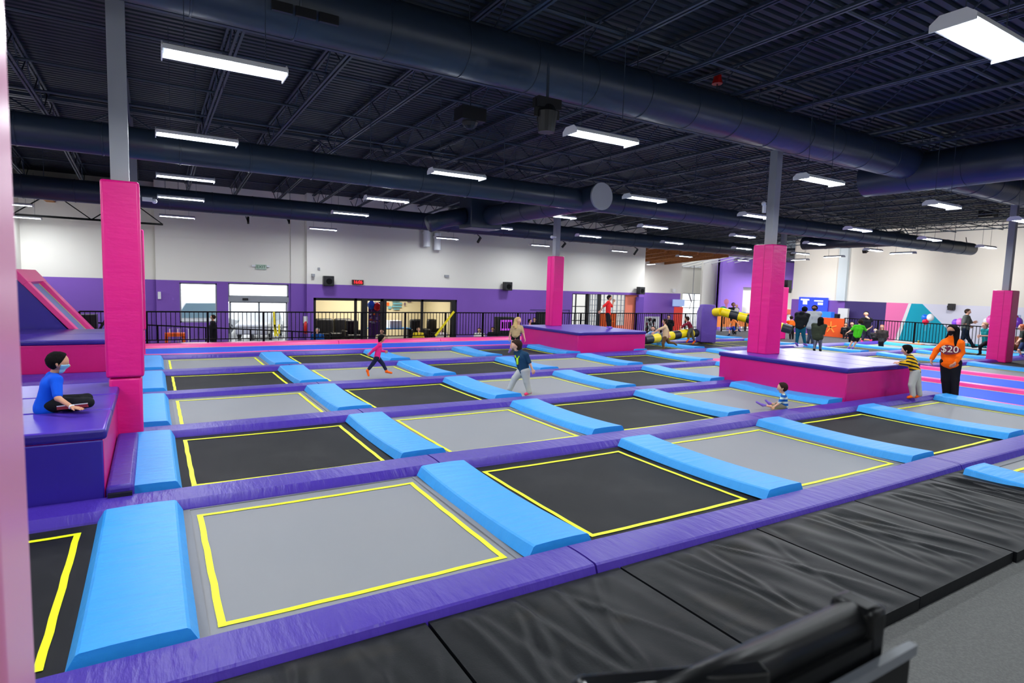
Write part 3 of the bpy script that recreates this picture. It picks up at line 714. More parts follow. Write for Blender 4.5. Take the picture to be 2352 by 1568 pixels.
p = at(2047, 425, 22); o = MB().box(-.2, -.15, -.25, .2, .15, .25).box(-.24, -.1, .1, .24, .1, .3).build('stage_light', M_BLACKP); o.location = p; tag(o, 'black stage light hanging beside the thick cross duct', 'stage light')
MB().ball((0, -.17, .2), .03).build('indicator', mat('orange_led', (255, 120, 20), .5, emit=(255, 110, 10), emit_s=4), o)
p = at(2270, 492, 30); hang('hanging_unit', MB().box(-.35, -.3, -.15, .35, .3, .2), M_BLACKP, p, 'dark boxy unit hanging near the far right column', 'ventilation unit')
p = at(1648, 182, 13); hang('hanging_horn', MB().tube([(0, 0, -.1), (0, 0, .12)], [.12, .05], 10).bar((-.1, 0, 0), (-.1, 0, .4), .02).bar((.1, 0, 0), (.1, 0, .4), .02), M_RED, p, 'small red hanging device under the joists at upper right', 'alarm')

# ---------------------------------------------------------------- fences
def fence(a, b, bays, lab, z0=0, hgt=1.13, gap=.15, z1=None, post=.07):
    a, b = Vector((*a, 0)), Vector((*b, 0)); d = (b-a); L_ = d.length; d.normalize(); z1 = z0 if z1 is None else z1
    e = empty('fence', (a.x, a.y, 0), lab, 'fence')
    rel = lambda t: d*(L_*t)
    for k in range(bays+1):
        q = rel(k/bays); zb = z0+(z1-z0)*k/bays
        MB().box(q.x-post/2, q.y-post/2, zb, q.x+post/2, q.y+post/2, zb+hgt).build('post', M_RAIL, e)
    for k in range(bays):
        p0, p1 = rel(k/bays), rel((k+1)/bays); za, zb = z0+(z1-z0)*k/bays, z0+(z1-z0)*(k+1)/bays
        mb = MB(); mb.bar((p0.x, p0.y, za+hgt), (p1.x, p1.y, zb+hgt), .05, .05)
        mb.bar((p0.x, p0.y, za+.12), (p1.x, p1.y, zb+.12), .035, .035)
        n = max(1, int(round((p1-p0).length/gap)))
        for q in range(1, n):
            t = q/n; c = p0+(p1-p0)*t; zz_ = za+(zb-za)*t
            mb.box(c.x-.011, c.y-.011, zz_+.12, c.x+.011, c.y+.011, zz_+hgt)
        mb.build('baluster_panel', M_RAIL, e)
    return e
YFN = 24.55
xf0 = ony(182, 712, YFN).x; xf1 = gu(8.1)+2.2
fence((xf0, YFN), (xf1, YFN), int((xf1-xf0)/1.85), 'black metal fence along the back of the court')
fence((34.9, -1.0), (34.9, 19.9), 11, 'black metal fence on the right side before the party area')
fence((gu(8.1)+4.0, 25.0), (34.9, 25.0), 2, 'short black fence stretch in front of the orange counter', hgt=1.0)
fence((ony(335, 745, 27.5).x-3, 27.5), (ony(760, 775, 27.5).x, 27.5), 6, 'black ramp railing sloping down behind the back fence', z0=-.32, z1=-.92, hgt=.95, gap=.3, post=.05)
# yellow caution tape on the fence
tp = MB(); a, b = ony(1000, 771, YFN-.05), ony(1043, 715, YFN-.05); tp.bar(a, b, .10, .008, up=(0, 1, 0)); 
o = tp.build('caution_tape', mat('caution_yellow', (226, 214, 20), .5, .3)); tag(o, 'yellow caution tape tied diagonally across the back fence', 'tape')
tp = MB(); a, b, c, d = ony(629, 716, YFN-.06), ony(632, 772, YFN-.06), ony(641, 745, YFN-.06), ony(638, 772, YFN-.06)
tp.bar(a, b, .07, .01, up=(0,1,0)).bar((a.x+.02, a.y, a.z-.5), d, .06, .01, up=(0,1,0)).bar(c, (d.x+.05, d.y, d.z+.1), .06, .01, up=(0,1,0))
o = tp.build('caution_tape', MATS['caution_yellow']); tag(o, 'yellow caution tape hanging down before the glass doors', 'tape')

# ---------------------------------------------------------------- windows and doors
def window(name, x0, x1, z0, z1, Y, frame, vs=(), hs=(), fw=.06, dep=.1, axis='x', glass=True):
    mb = MB()
    def bx(a0, c0, a1, c1, d_=dep):
        if axis == 'x': mb.box(a0, Y, c0, a1, Y+d_, c1)
        else: mb.box(Y, a0, c0, Y+d_, a1, c1)
    bx(x0, z0, x1, z0+fw); bx(x0, z1-fw, x1, z1); bx(x0, z0, x0+fw, z1); bx(x1-fw, z0, x1, z1)
    for v in vs: bx(v-fw/2, z0, v+fw/2, z1)
    for h in hs: bx(x0, h-fw/2, x1, h+fw/2)
    o = mb.build(name, frame); o['kind'] = 'structure'
    if glass:
        g = MB()
        if axis == 'x': g.box(x0, Y+dep*.4, z0, x1, Y+dep*.4+.012, z1)
        else: g.box(Y+dep*.4, x0, z0, Y+dep*.4+.012, x1, z1)
        g.build('glass_pane', M_GLASS, o)
    return o
window('window_1', W1[0], W1[1], W1[2], W1[3], YB+.08, M_ALU)
window('window_2', W2[0], W2[1], 1.52, 2.16, YB+.08, M_ALU)
xm = (D1[0]+D1[1])/2
window('door_1', D1[0]+.05, D1[1]-.05, ZL, 1.3, YB+.08, M_ALU, vs=(xm,), hs=(.05,), fw=.07)
o = MB().box(D1[0], YB-.02, 1.28, D1[1], YB+.2, 1.53).build('trim_6', M_ALU); o['kind'] = 'structure'
MB().box(xm-.75, YB-.06, 1.36, xm-.5, YB-.02, 1.46).build('door_sensor', M_BLACKP, o)
# party room behind the back wall
px0, px1, pz0, pz1 = PW
xs = [ony(q, 700, YB2).x for q in (818, 878, 971)]
o = window('window_3', px0, px1, pz0, pz1, YB2+.06, M_FRAME, vs=xs, fw=.13)
mb = MB()
for q, w_ in ((838, .30), (885, .16), (1042, .25)): 
    x_ = ony(q, 700, YB2).x; mb.box(x_-w_/2, YB2+.02, pz0, x_+w_/2, YB2+.2, pz1)
mb.build('frame_posts', M_FRAME, o)
rm = MB(); rm.box(px0-.1, 35.8, ZL, px1+.4, 36, 2.6); rm.box(px0-.12, YB2+.72, ZL, px0-.02, 36, 2.6); rm.box(px1+.4, YB2+.3, ZL, px1+.6, 36, 2.6)
struct('wall_party_room', rm, M_CREAM); struct('ceiling_party_room', MB().box(px0-.12, YB2+.95, 2.6, px1+.6, 36, 2.7), M_WHITE)
lg = bpy.data.lights.new('room_lamp', 'AREA'); lg.shape = 'RECTANGLE'; lg.size = 5; lg.size_y = 1.2; lg.energy = 420; lg.color = (1, .93, .78)
lo = bpy.data.objects.new('room_lamp', lg); COL.objects.link(lo); lo.location = ((px0+px1)/2, 33.3, 2.4)
pn = MB().box(-2.5, -.6, 0, 2.5, .6, .03).build('ceiling_panel_light', mat('lit_panel', (255, 250, 235), .5, emit=(255, 246, 225), emit_s=1.6)); pn.location = ((px0+px1)/2, 33.3, 2.6-.035+.0); tag(pn, 'flat lit ceiling panel inside the cream party room', 'ceiling light')
def X_(px, Y, py=750): return ony(px, py, Y).x
def sofa(x0, x1, Y, lab):
    e = empty('sofa', ((x0+x1)/2, Y, ZL), lab, 'sofa', 'black sofas in the party room'); w_ = (x1-x0)/2
    MB().box(-w_, -.4, .05, w_, .45, .48).build('seat', M_BLACKP, e, bevel=.06)
    n = max(1, int(round(2*w_/.9)))
    for k in range(n):
        a = -w_+2*w_*k/n; MB().box(a+.02, .2, .4, a+2*w_/n-.02, .5, 1.25).build('back_cushion', M_BLACKP, e, bevel=.12, seg=3)
    MB().box(-w_-.14, -.4, .0, -w_, .5, .7).build('armrest', M_BLACKP, e, bevel=.06); MB().box(w_, -.4, .0, w_+.14, .5, .7).build('armrest', M_BLACKP, e, bevel=.06)
sofa(X_(725, 33.6), X_(812, 33.6), 33.6, 'long black sofa behind the party room glass at left')
sofa(X_(795, 32.3), X_(828, 32.3), 32.3, 'small black armchair at the end of the long black sofa')
sofa(X_(945, 32.8), X_(975, 32.8), 32.8, 'black chair behind the party room glass, left one of two')
sofa(X_(985, 32.8), X_(1008, 32.8), 32.8, 'black chair behind the party room glass, right one of two')
e = empty('table', (X_(885, 33), 33, ZL), 'blue topped table in the party room', 'table'); MB().box(-1.0, -.45, .70, 1.4, .45, .76).build('tabletop', mat('blue_laminate', (20, 110, 170), .4, .4), e)
for a in (-.85, 1.25): MB().box(a-.04, -.3, 0, a+.04, .3, .7).build('leg', M_ALU, e)
o = MB().box(-.35, -.3, 0, .35, .3, .42).build('storage_box', M_WHITEP); o.location = (X_(905, 33), 33, ZL+.76); tag(o, 'white box standing on the blue table', 'box')
# banner with balloons
e = empty('roll_up_banner', (X_(863, 31.4), 31.4, ZL), 'purple roll-up banner with printed figures beside the room entrance', 'banner')
MB().box(-.42, -.02, .1, .42, .0, 2.3).build('sheet', mat('banner_purple', (92, 48, 128), .6, .3), e); MB().box(-.42, -.12, 0, .42, .12, .1).build('foot', M_PINKW, e)
pr = MB(); rnd = random.Random(4)
for k in range(26): 
    x_, z_ = rnd.uniform(-.38, .34), rnd.uniform(1.05, 1.9); pr.mat(k % 3).box(x_, -.028, z_, x_+rnd.uniform(.05, .16), -.021, z_+rnd.uniform(.03, .1))
pr.build('print', [M_WHITEP, mat('print_lilac', (176, 150, 214), .6), M_ORANGE], e)
def balloon(p, r, m, lab, grp=None):
    o = MB().ball((0, 0, 0), r, 14, 10, (1, 1, 1.15)).tube([(0, 0, -r*1.12), (0, 0, -r*1.25)], [.01, .03], 6).build('balloon', m, smooth=True); o.location = p
    MB().tube([(0, 0, -r*1.2), (.03, 0, -r*1.2-.35)], .004, 4).build('string', M_WHITEP, o)
    return tag(o, lab, 'balloon', grp)
bl = lambda n, c: mat('balloon_'+n, c, .2, .6)
balloon(ony(853, 700, 31.2), .21, bl('blue', (24, 96, 220)), 'blue balloon above the purple banner in the party room'); balloon(ony(866, 704, 31.1), .2, bl('red', (224, 28, 30)), 'red balloon above the purple banner in the party room')
# party sign on the cream wall
e = empty('wall_sign', ony(918, 700, 35.7), 'teal and pink printed party sign on the cream wall', 'sign')
s1 = MB()
for k, (x_, z_, w_, h_) in enumerate(((-.5, .2, .5, .12), (-.45, .02, .6, .13), (-.5, -.16, .62, .12), (-.4, -.3, .4, .08), (-.85, -.05, .16, .2), (-.75, -.25, .2, .16), (.35, .3, .3, .05), (.5, .18, .26, .05), (.3, -.05, .08, .2))): s1.mat((0, 0, 0, 0, 1, 0, 2, 2, 2)[k]).box(x_, -.03, z_, x_+w_, .0, z_+h_)
s1.build('print', [mat('sign_teal', (92, 148, 164), .6), M_ORANGE, mat('sign_dark', (92, 70, 96), .6)], e)
# grid windows and salmon wall behind the rear opening
ox0, ox1, oz0, oz1 = OW
q = lambda px: ony(px, 700, YB2+.2).x
window('window_5', ox0, q(1346), oz0, oz1, YB2+.15, M_FRAME, vs=(q(1322),), hs=(1.25, .35), fw=.05)
window('window_6', q(1350), q(1371), oz0+.9, oz1, YB2+.15, M_ALU, vs=(q(1355), q(1360), q(1366)), hs=(1.7, 1.35, 1.0, .65, .3), fw=.03)
window('window_7', q(1377), q(1434), oz0+.9, oz1, YB2+.15, M_ALU, vs=tuple(q(x) for x in (1387, 1397, 1407, 1417, 1426)), hs=(1.7, 1.35, 1.0, .65, .3), fw=.025)
struct('wall_salmon', MB().box(q(1434), YB2+.12, ZL, ox1, YB2+.2, oz1).box(q(1346), YB2+.12, ZL, q(1434), YB2+.2, oz0+.9), mat('salmon_paint', (226, 128, 104), .7, .2))
struct('trim_7', MB().box(q(1346), YB2+.05, ZL, q(1350), YB2+.2, oz1).box(q(1371), YB2+.05, ZL, q(1377), YB2+.25, oz1), M_FRAME)
struct('trim_8', MB().box(ony(1460, 690, YB2).x, YB2-.06, ZL, X3, YB2, 1.95), mat('mid_purple_paint', (92, 60, 150), .65, .3))
struct('trim_9', MB().box(ony(1218, 700, YB2).x, YB2-.02, 1.0, ony(1309, 700, YB2).x, YB2, 1.04).box(ony(1307, 700, YB2).x, YB2-.02, -.9, ony(1309, 700, YB2).x, YB2, 1.04), M_WPURPLE2)
# lobby glazing
lq = lambda px: ony(px, 700, YLB).x
window('window_8', LG0, LG1, ZL, 2.25, YLB+.05, M_ALU, vs=(lq(1595), lq(1613), lq(1622)), hs=(.9, 1.6), fw=.06)
struct('door_2', MB().box(lq(1612), YLB+.02, .0, lq(1623), YLB+.08, 2.1), mat('pale_grey', (170, 186, 198), .5))

# ---------------------------------------------------------------- wall furniture
e = empty('exit_sign', ony(599, 613, YB), 'green and white EXIT sign high on the white wall', 'sign')
MB().box(-.24, -.07, -.12, .24, 0, .12).build('housing', mat('exit_face', (176, 196, 180), .5), e); MB().box(-.4, -.1, .0, -.25, -.02, .09).build('lamp_head', M_WHITEP, e); MB().box(.25, -.1, .0, .4, -.02, .09).build('lamp_head', M_WHITEP, e)
text('lettering', 'EXIT', (0, -.075, 0), .2, (math.pi/2, 0, 0), mat('exit_green', (30, 100, 66), .5), e)
e = empty('digital_clock', ony(821, 648, YB2), 'red digital wall clock reading 16:06', 'clock'); e.rotation_euler.z = 0
MB().box(-.29, -.1, -.12, .29, 0, .12).build('housing', mat('dark_red', (60, 8, 8), .4), e); text('digits', '16:06', (0, -.103, 0), .23, (math.pi/2, 0, 0), mat('red_led', (255, 40, 40), .5, emit=(255, 30, 40), emit_s=3), e, xs=.92)
def speaker(p, lab, w_=.5, h_=.5):
    e = empty('wall_speaker', p, lab, 'speaker', 'black wall speakers')
    MB().box(-w_/2, -.45, -h_/2, w_/2, -.12, h_/2).build('cabinet', M_BLACKP, e, bevel=.03); MB().box(-.05, -.12, -.05, .05, 0, .05).build('bracket', M_BLACKP, e)
    MB().tube([(0, -.455, -.02), (0, -.44, -.02)], .15, 16).build('driver', M_RAIL, e)
speaker(ony(751, 645, YB2), 'black speaker on the wall left of the red clock'); speaker(ony(1160, 657, YB2), 'black speaker on the purple wall above the TV kiosk'); speaker(ony(1465, 667, YB2), 'black speaker above the rear grid windows')
for k, (yy, xx) in enumerate(((4.5, 38.5), (10, 38.5), (15.5, 38.5), (21, 38.5), (26, 38.5))):  # spotlights added only to brighten the right wall
    o = MB().box(-.15, -.12, -.1, .15, .12, .1).bar((0, 0, .1), (0, 0, .6), .03).build('track_spotlight', M_BLACKP); o.location = (xx, yy, 5.3); o.rotation_euler.y = -.5
    tag(o, f'added small black spotlight brightening the right wall, {ORD[4-k]} from left', 'spotlight')
    sp = bpy.data.lights.get('added_wall_wash') or bpy.data.lights.new('added_wall_wash', 'SPOT'); sp.energy = 620; sp.spot_size = 2.0; sp.spot_blend = .8; sp.shadow_soft_size = .15; sp.color = (1, .97, .92)
    lo = bpy.data.objects.new('added_wall_wash', sp); COL.objects.link(lo); lo.parent = o; lo.location = (.1, 0, -.15)
    dirv = Vector((XR-xx, 0, 1.2-5.3)); lo.rotation_euler = dirv.to_track_quat('-Z', 'Y').to_euler(); lo.rotation_euler.y -= -.5
wr_ = bpy.data.lights.new('added_room_fill', 'AREA'); wr_.shape = 'RECTANGLE'; wr_.size = 6; wr_.size_y = 1.5; wr_.energy = 900  # added fill light that brightens the white room, no fixture there
lo = bpy.data.objects.new('added_room_fill', wr_); COL.objects.link(lo); lo.location = (50, 33, 4.4)
e = speaker(onx(2176, 704, XR)+Vector((0, 0, 0)), 'black speaker on the pale wall of the party area', .6, .4)
def boxthing(name, p, w_, d_, h_, m, lab, cat, bevel=0):
    o = MB().box(-w_/2, -d_/2, -h_/2, w_/2, d_/2, h_/2).build(name, m, bevel=bevel); o.location = p; return tag(o, lab, cat)
boxthing('camera_bracket', ony(718, 632, YB2)+Vector((0, -.1, 0)), .14, .2, .14, M_GREYSTEEL, 'small grey camera on the wall near the first speaker', 'camera')
boxthing('smoke_detector', ony(732, 617, YB2)+Vector((0, -.04, 0)), .1, .08, .12, M_GREYSTEEL, 'tiny grey sensor on the white wall above the speaker', 'sensor')
boxthing('emergency_light', ony(1025, 634, YB2)+Vector((0, -.06, 0)), .24, .12, .13, M_GREYSTEEL, 'grey twin emergency light on the white wall', 'lamp')
boxthing('emergency_light', ony(1547, 667, YF-.05)+Vector((0, -.06, 0)), .3, .12, .3, M_WHITEP, 'pale emergency light near the lobby glass', 'lamp')
boxthing('fire_alarm', ony(366, 678, YB)+Vector((0, -.04, 0)), .12, .08, .32, M_WHITEP, 'slim white wall device left of the window', 'sensor')
for k, (x_, y_) in enumerate(((973, 552), (997, 560))):
    p = ony(x_, y_, YB2); o = MB().tube([(0, -.45, .55), (0, -.45, -.35)], .19, 18).tube([(0, -.45, .4), (0, .0, .4)], .08, 10).build('vent_pipe', M_WHITEP, smooth=True); o.data.set_sharp_from_angle(angle=.8)
    o.location = p; tag(o, ('left', 'right')[k]+' one of two white vent pipes high on the back wall', 'vent pipe')
for k, (x0, y0, x1, y1) in enumerate(((570, 499, 570, 512), (664, 500, 664, 512), (1097, 557, 1104, 545), (1291, 568, 1299, 558), (1456, 585, 1465, 572))):
    a, b = ony(x0, y0, 29.8), ony(x1, y1, 29.6); o = MB().bar(a, b, .09, .12).bar(b, (b.x, 30.35, b.z+.35), .04).build('track_spotlight', M_BLACKP); tag(o, f'small black spotlight aimed at the back wall, {ORD[k]} from left', 'spotlight')
# big TV kiosk
e = empty('game_kiosk', (ony(1158, 740, 27).x, 27, ZL), 'black kiosk with purple screen behind the back fence', 'kiosk')
MB().box(-.5, -.25, 0, .5, .2, 1.75).build('cabinet', M_BLACKP, e, bevel=.03); MB().box(-.36, -.27, 1.05, .36, -.25, 1.6).build('screen', mat('screen_violet', (30, 10, 40), .3, emit=(200, 80, 230), emit_s=.9), e)
sl_ = MB()
for k in range(5): sl_.box(-.28+k*.12, -.275, 1.15, -.20+k*.12, -.27, 1.5)
sl_.build('screen_bars', M_RAIL, e)
# low orange barriers, extinguisher, rack, displays
for k, (x0, x1, Y, h_) in enumerate(((330, 392, 26.6, .55), (378, 425, 29, .95))):
    a, b = X_(x0, Y), X_(x1, Y); e = empty('orange_bench', ((a+b)/2, Y, ZL), ('low orange bench behind the back fence at left', 'tall orange table behind the low orange bench')[k], 'bench')
    w_ = (b-a)/2; MB().box(-w_, -.25, h_-.14, w_, .25, h_).build('top', M_ORANGE, e)
    MB().box(-w_, -.2, 0, -w_+.12, .2, h_-.14).build('leg', M_ORANGE, e); MB().box(w_-.12, -.2, 0, w_, .2, h_-.14).build('leg', M_ORANGE, e)
    for s_ in (-.5, .3): 
        c = MB().tube([(s_*w_, .3, 0), (s_*w_, .3, h_+.15), (s_*w_+.4, .3, h_+.15), (s_*w_+.4, .3, 0)], .02, 8).build('loop_leg', M_WHITEP, e)
p = ony(702, 752, YB-.75); o = MB().tube([(0, 0, -.3), (0, 0, .2), (0, 0, .3)], [.09, .09, .04], 12).build('fire_extinguisher', M_RED, smooth=True); o.location = p; MB().box(-.1, .0, .22, .1, .1, .55).build('bracket', M_WHITEP, o); tag(o, 'red fire extinguisher on the purple pier right of the doors', 'fire extinguisher')
def panel(px0, py0, px1, py1, Y, m, name, lab, cat, d_=.12):
    a, b = ony(px0, py1, Y), ony(px1, py0, Y); z0_ = max(a.z, ZL)
    o = MB().box(a.x, Y, z0_, b.x, Y+d_, b.z).build(name, m); return tag(o, lab, cat)
o = panel(1380, 720, 1416, 757, 27.2, M_ORANGE, 'orange_screen', 'orange printed partition behind the boy in red', 'partition'); 
cx_ = ony(1401, 738, 27.2); st = MB()
for k in range(5): 
    a = k*2*math.pi/5; st.bar((cx_.x, 27.18, cx_.z), (cx_.x+.3*math.cos(a), 27.18, cx_.z+.3*math.sin(a)), .06, .02, up=(0, 1, 0))
st.build('star_print', mat('light_orange', (250, 150, 60), .5), o)
panel(1233, 716, 1293, 752, 27.4, M_BLACKP, 'black_partition', 'black screen behind the centre pink column', 'partition')
panel(1546, 705, 1569, 762, 36.5, mat('red_poster', (238, 52, 30), .5), 'red_poster', 'tall red poster near the lobby', 'poster', .05)
panel(1546, 688, 1573, 703, 37.5, mat('tv_pic', (120, 150, 200), .3, emit=(150, 170, 215), emit_s=.5), 'wall_television', 'lit television on the purple wall beside the lobby', 'television', .1)
panel(1540, 760, 1600, 775, 27.3, M_ORANGE, 'orange_counter', 'low orange counter behind the striped left arm', 'counter')
o = MB().bar((0, 0, 0), (0, 0, 3.0), .04).bar((-.1, 0, -.1), (-.55, -.1, .55), .12, .05).bar((-.1, 0, -.1), (-.2, .1, -.75), .12, .05).build('ceiling_fan', M_GREYSTEEL); o.location = ony(1590, 690, 36); tag(o, 'grey fan on a long pole hanging in the bright lobby', 'fan')
# merchandise rack
e = empty('sock_rack', (X_(1500, 27), 27, ZL), 'display rack full of patterned goods behind the fence', 'rack')
MB().box(-.6, -.2, 0, .6, .2, .1).build('base', M_BLACKP, e); MB().box(-.6, .1, .1, .6, .14, 1.75).build('back_panel', M_WHITEP, e)
pr = MB(); rnd = random.Random(9)
for k in range(70): 
    x_, z_ = rnd.uniform(-.55, .45), rnd.uniform(.2, 1.5); pr.mat(k % 4).box(x_, .02, z_, x_+.09, .09, z_+.18)
pr.build('hanging_goods', [M_BLACKP, M_WHITEP, mat('maroon', (110, 40, 60), .7), mat('grey_cloth', (130, 130, 138), .8)], e)
# orange counter and white room things
cn = empty('service_counter', (X_(1680, 28.6), 28.6, -.0), 'long orange service counter at the far entrance', 'counter')
a, b = X_(1640, 28.6)-cn.location.x, X_(1745, 28.6)-cn.location.x
MB().box(a, -.3, -.0, b+2.0, .3, .95).build('front', mat('counter_orange', (244, 140, 70), .5), cn)
for k in range(4): MB().box(a+(b-a)*(k+.5)/4, -.33, .2, a+(b-a)*(k+.5)/4+.05, -.3, .75).build('door_edge', M_BLACKP, cn)
panel(1725, 700, 1735, 705, 36.7, M_WHITEP, 'notice', 'small white notice in the white room', 'notice', .03)
panel(1727, 687, 1742, 706, 36.6, mat('blue_screen', (50, 90, 190), .3, emit=(60, 110, 210), emit_s=.5), 'menu_screen', 'blue menu screen seen left of the big pink column', 'screen', .06)
p0 = onx(1870, 698, XR-.1)
o = MB().box(0, -1.1, -.55, .08, 1.2, .5).build('menu_screen', mat('menu_blue', (40, 60, 200), .3, emit=(50, 80, 235), emit_s=.7)); o.location = p0-Vector((.1, 0, 0)); tag(o, 'large blue menu screen on the purple wall at right', 'screen')
mb = MB()
for (y_, z_, w2, h2) in ((.35, .25, .7, .12), (.5, -.05, .35, .3), (-.75, .2, .7, .1), (-.75, -.05, .4, .18), (.55, -.35, .3, .12)): mb.box(-.012, y_, z_, 0, y_+w2, z_+h2)
mb.build('print_pattern', mat('menu_white', (220, 230, 255), .4, emit=(220, 230, 255), emit_s=.6), o)
o = MB().box(-.2, -.55, -.2, .2, .55, .2).build('blue_display', mat('disp_blue', (30, 110, 230), .4, emit=(30, 110, 230), emit_s=.5)); o.location = onx(1895, 722, 40); tag(o, 'bright blue counter display under the menu screen', 'display')
o = MB().box(-.1, -.35, -.85, .1, .35, .85).build('white_cabinet', M_WHITEP); o.location = onx(1936, 735, 42.4); tag(o, 'white cabinet against the dark purple wall', 'cabinet')
o = MB().box(-.15, -.5, -.15, .15, .5, .15).build('black_printer', M_BLACKP); o.location = onx(1911, 725, 41); tag(o, 'black machine on the counter near the purple wall', 'machine')
o = MB().box(-.06, -.0, -.0, .0, 2.05, 1.1).build('orange_screen', mat('orange_board', (226, 84, 26), .5)); a = onx(1937, 773, 34.2); o.location = (34.2, a.y, 0.02); tag(o, 'orange printed board in front of the right fence', 'partition')
st = MB()
for k in range(5): 
    a_ = k*2*math.pi/5+.3; st.bar((-.07, .75, .55), (-.07, .75+.35*math.cos(a_), .55+.35*math.sin(a_)), .07, .02, up=(1, 0, 0))
st.build('star_print', MATS['light_orange'], o)
struct('trim_10', MB().box(34.4, 15.5, -.06, 34.8, 25, .03), mat('orange_edge', (236, 140, 90), .6))
# goods on counters in white room: coloured boxes
rnd = random.Random(21)
for k, (x_, y_, c_) in enumerate(((1696, 722, (120, 160, 210)), (1712, 724, (160, 190, 225)), (1808, 715, (240, 90, 60)), (1812, 735, (230, 230, 235)), (1728, 728, (150, 180, 220)), (1826, 716, (30, 120, 220)))):
    o = MB().box(-.5, -.3, -.25, .5, .3, .2).build('storage_box', mat(f'box{k}', c_, .5), bevel=.04); o.location = ony(x_, y_, 30.5+k*.3); tag(o, ['pale blue carton behind the striped arm, leftmost', 'light blue carton behind the striped arm, middle', 'orange red carton right of the big pink column', 'white carton right of the rear pink column', 'grey blue carton beside the big pink column', 'blue carton behind the man in teal trousers'][k], 'carton')
# pink cut-out and green ball near the purple wall
o = MB().ball((0, 0, .25), .3, 14, 10, (1, .2, .8)).box(-.08, -.03, -.8, .12, .03, .1).build('pink_sign', mat('soft_pink', (240, 140, 180), .6)); o.location = ony(1668, 700, 33); tag(o, 'pink rounded cut-out sign before the bright purple wall', 'sign')
o = MB().ball((0, 0, 0), .38, 12, 8, (1.1, .6, .7)).build('green_cushion', mat('green_cloth', (0, 140, 100), .7), smooth=True); o.location = ony(1661, 711, 32); tag(o, 'green rounded cushion beside the pink sign', 'cushion')
for o in [q for q in COL.objects if q.name.split('.')[0] in ('storage_box', 'pink_sign', 'green_cushion', 'blue_display', 'black_printer', 'menu_screen') and q.location.z-ZL > .3 and q.location.x > 30]:
    bx_ = [Vector(c) for c in o.bound_box]; z0_ = min(c.z for c in bx_); cx_ = sum(c.x for c in bx_)/8; cy_ = sum(c.y for c in bx_)/8
    if o.name.startswith('menu_screen') and o.location.x > 42: continue
    MB().box(cx_-.1, cy_-.1, ZL-o.location.z, cx_+.1, cy_+.1, z0_+.01).build('stand', M_WHITEP, o)
# party tables and balloons beyond the right fence
for k, yq in enumerate((17.8, 15.3, 12.4, 8.6)):
    e = empty('party_table', (38.6, yq, ZL), f'party table with white top and purple skirt, {ORD[k]} from left', 'table', 'party tables')
    MB().box(-.5, -1.1, .72, .5, 1.1, .76).build('tabletop', M_WHITEP, e); MB().box(-.48, -1.05, .3, .48, 1.05, .72).build('table_skirt', mat('lilac_cloth', (120, 96, 190) if k % 2 else (120, 96, 190), .7), e)
    MB().box(-.05, -.9, 0, .05, -.8, .3).build('leg', M_ALU, e); MB().box(-.05, .8, 0, .05, .9, .3).build('leg', M_ALU, e)
rnd = random.Random(5)
for k in range(10):
    yy = 18.6-1.15*k; o = MB().tube([(0, 0, 0), (0, 0, .12), (0, 0, .16)], [.045, .06, .03], 10).build('party_cup', [M_WHITEP, mat('gold_cup', (220, 180, 70), .4), M_BLUE][k % 3]); o.location = (38.4, yy if k < 8 else 9.2-.6*(k-8), ZL+.76)
    tag(o, f'small {["white", "gold", "blue"][k % 3]} party cup on the tables beyond the fence, {ORD[k]} from left', 'cup', 'party cups')
for k, (x_, y_, c_, nm, r__) in enumerate(((2124, 729, (20, 110, 235), 'blue', .22), (2126, 738, (214, 22, 60), 'red', .22), (2137, 729, (240, 240, 240), 'white', .24), (2195, 741, (140, 80, 230), 'violet', .24), (2205, 740, (240, 130, 220), 'orchid pink', .26), (2278, 735, (240, 110, 190), 'rose pink', .32), (2284, 741, (214, 40, 130), 'magenta', .24), (2266, 738, (235, 230, 240), 'pearl', .22), (2337, 740, (130, 70, 210), 'purple', .3), (2333, 729, (180, 40, 110), 'crimson', .16))):
    balloon(onx(x_, y_, 38.3), r__*.78, mat('bal'+nm, c_, .2, .6), f'{nm} balloon over the party tables beyond the right fence', 'party balloons')
o = MB().box(-.02, -.4, -.4, 0, .4, .4).build('wall_sign', mat('print_blue', (150, 175, 220), .6)); o.location = onx(2323, 738, XR-.03); tag(o, 'pale blue printed sign on the pale party wall', 'sign')
# beverage bottles etc seen under fence
# outside: ground and a parked car and van
struct('ground_outside', MB().box(-30, YB+.3, ZL-.3, 120, 90, ZL-.12), mat('asphalt', (190, 192, 196), .8))
def car(p, lab, c_, rz=0, h_=1.5):
    e = empty('parked_car', p, lab, 'car', None, rz)
    MB().prism([(-2.2, .3), (-2.2, .85), (-1.5, .95), (-.9, h_), (.8, h_), (1.5, .95), (2.2, .8), (2.25, .3)], 'y', -.85, .85).build('body', mat('car_'+str(c_[0]), c_, .4), e, bevel=.08)
    for x_ in (-1.4, 1.4):
        for y_ in (-.86, .78): MB().tube([(x_, y_, .32), (x_, y_+.1, .32)], .33, 20).build('wheel', mat('tyre', (90, 94, 100), .8), e)
    MB().prism([(-1.35, .98), (-.85, h_-.08), (.72, h_-.08), (1.3, .98)], 'y', -.87, .87).build('side_window', mat('car_glass', (120, 150, 165), .2), e)
car((ony(600, 735, 37).x, 37, ZL), 'grey car parked outside the glass doors', (206, 212, 220), 1.2); car((ony(455, 720, 40).x, 40, ZL), 'white van-like car outside the left window', (205, 210, 214), .2, 1.9)
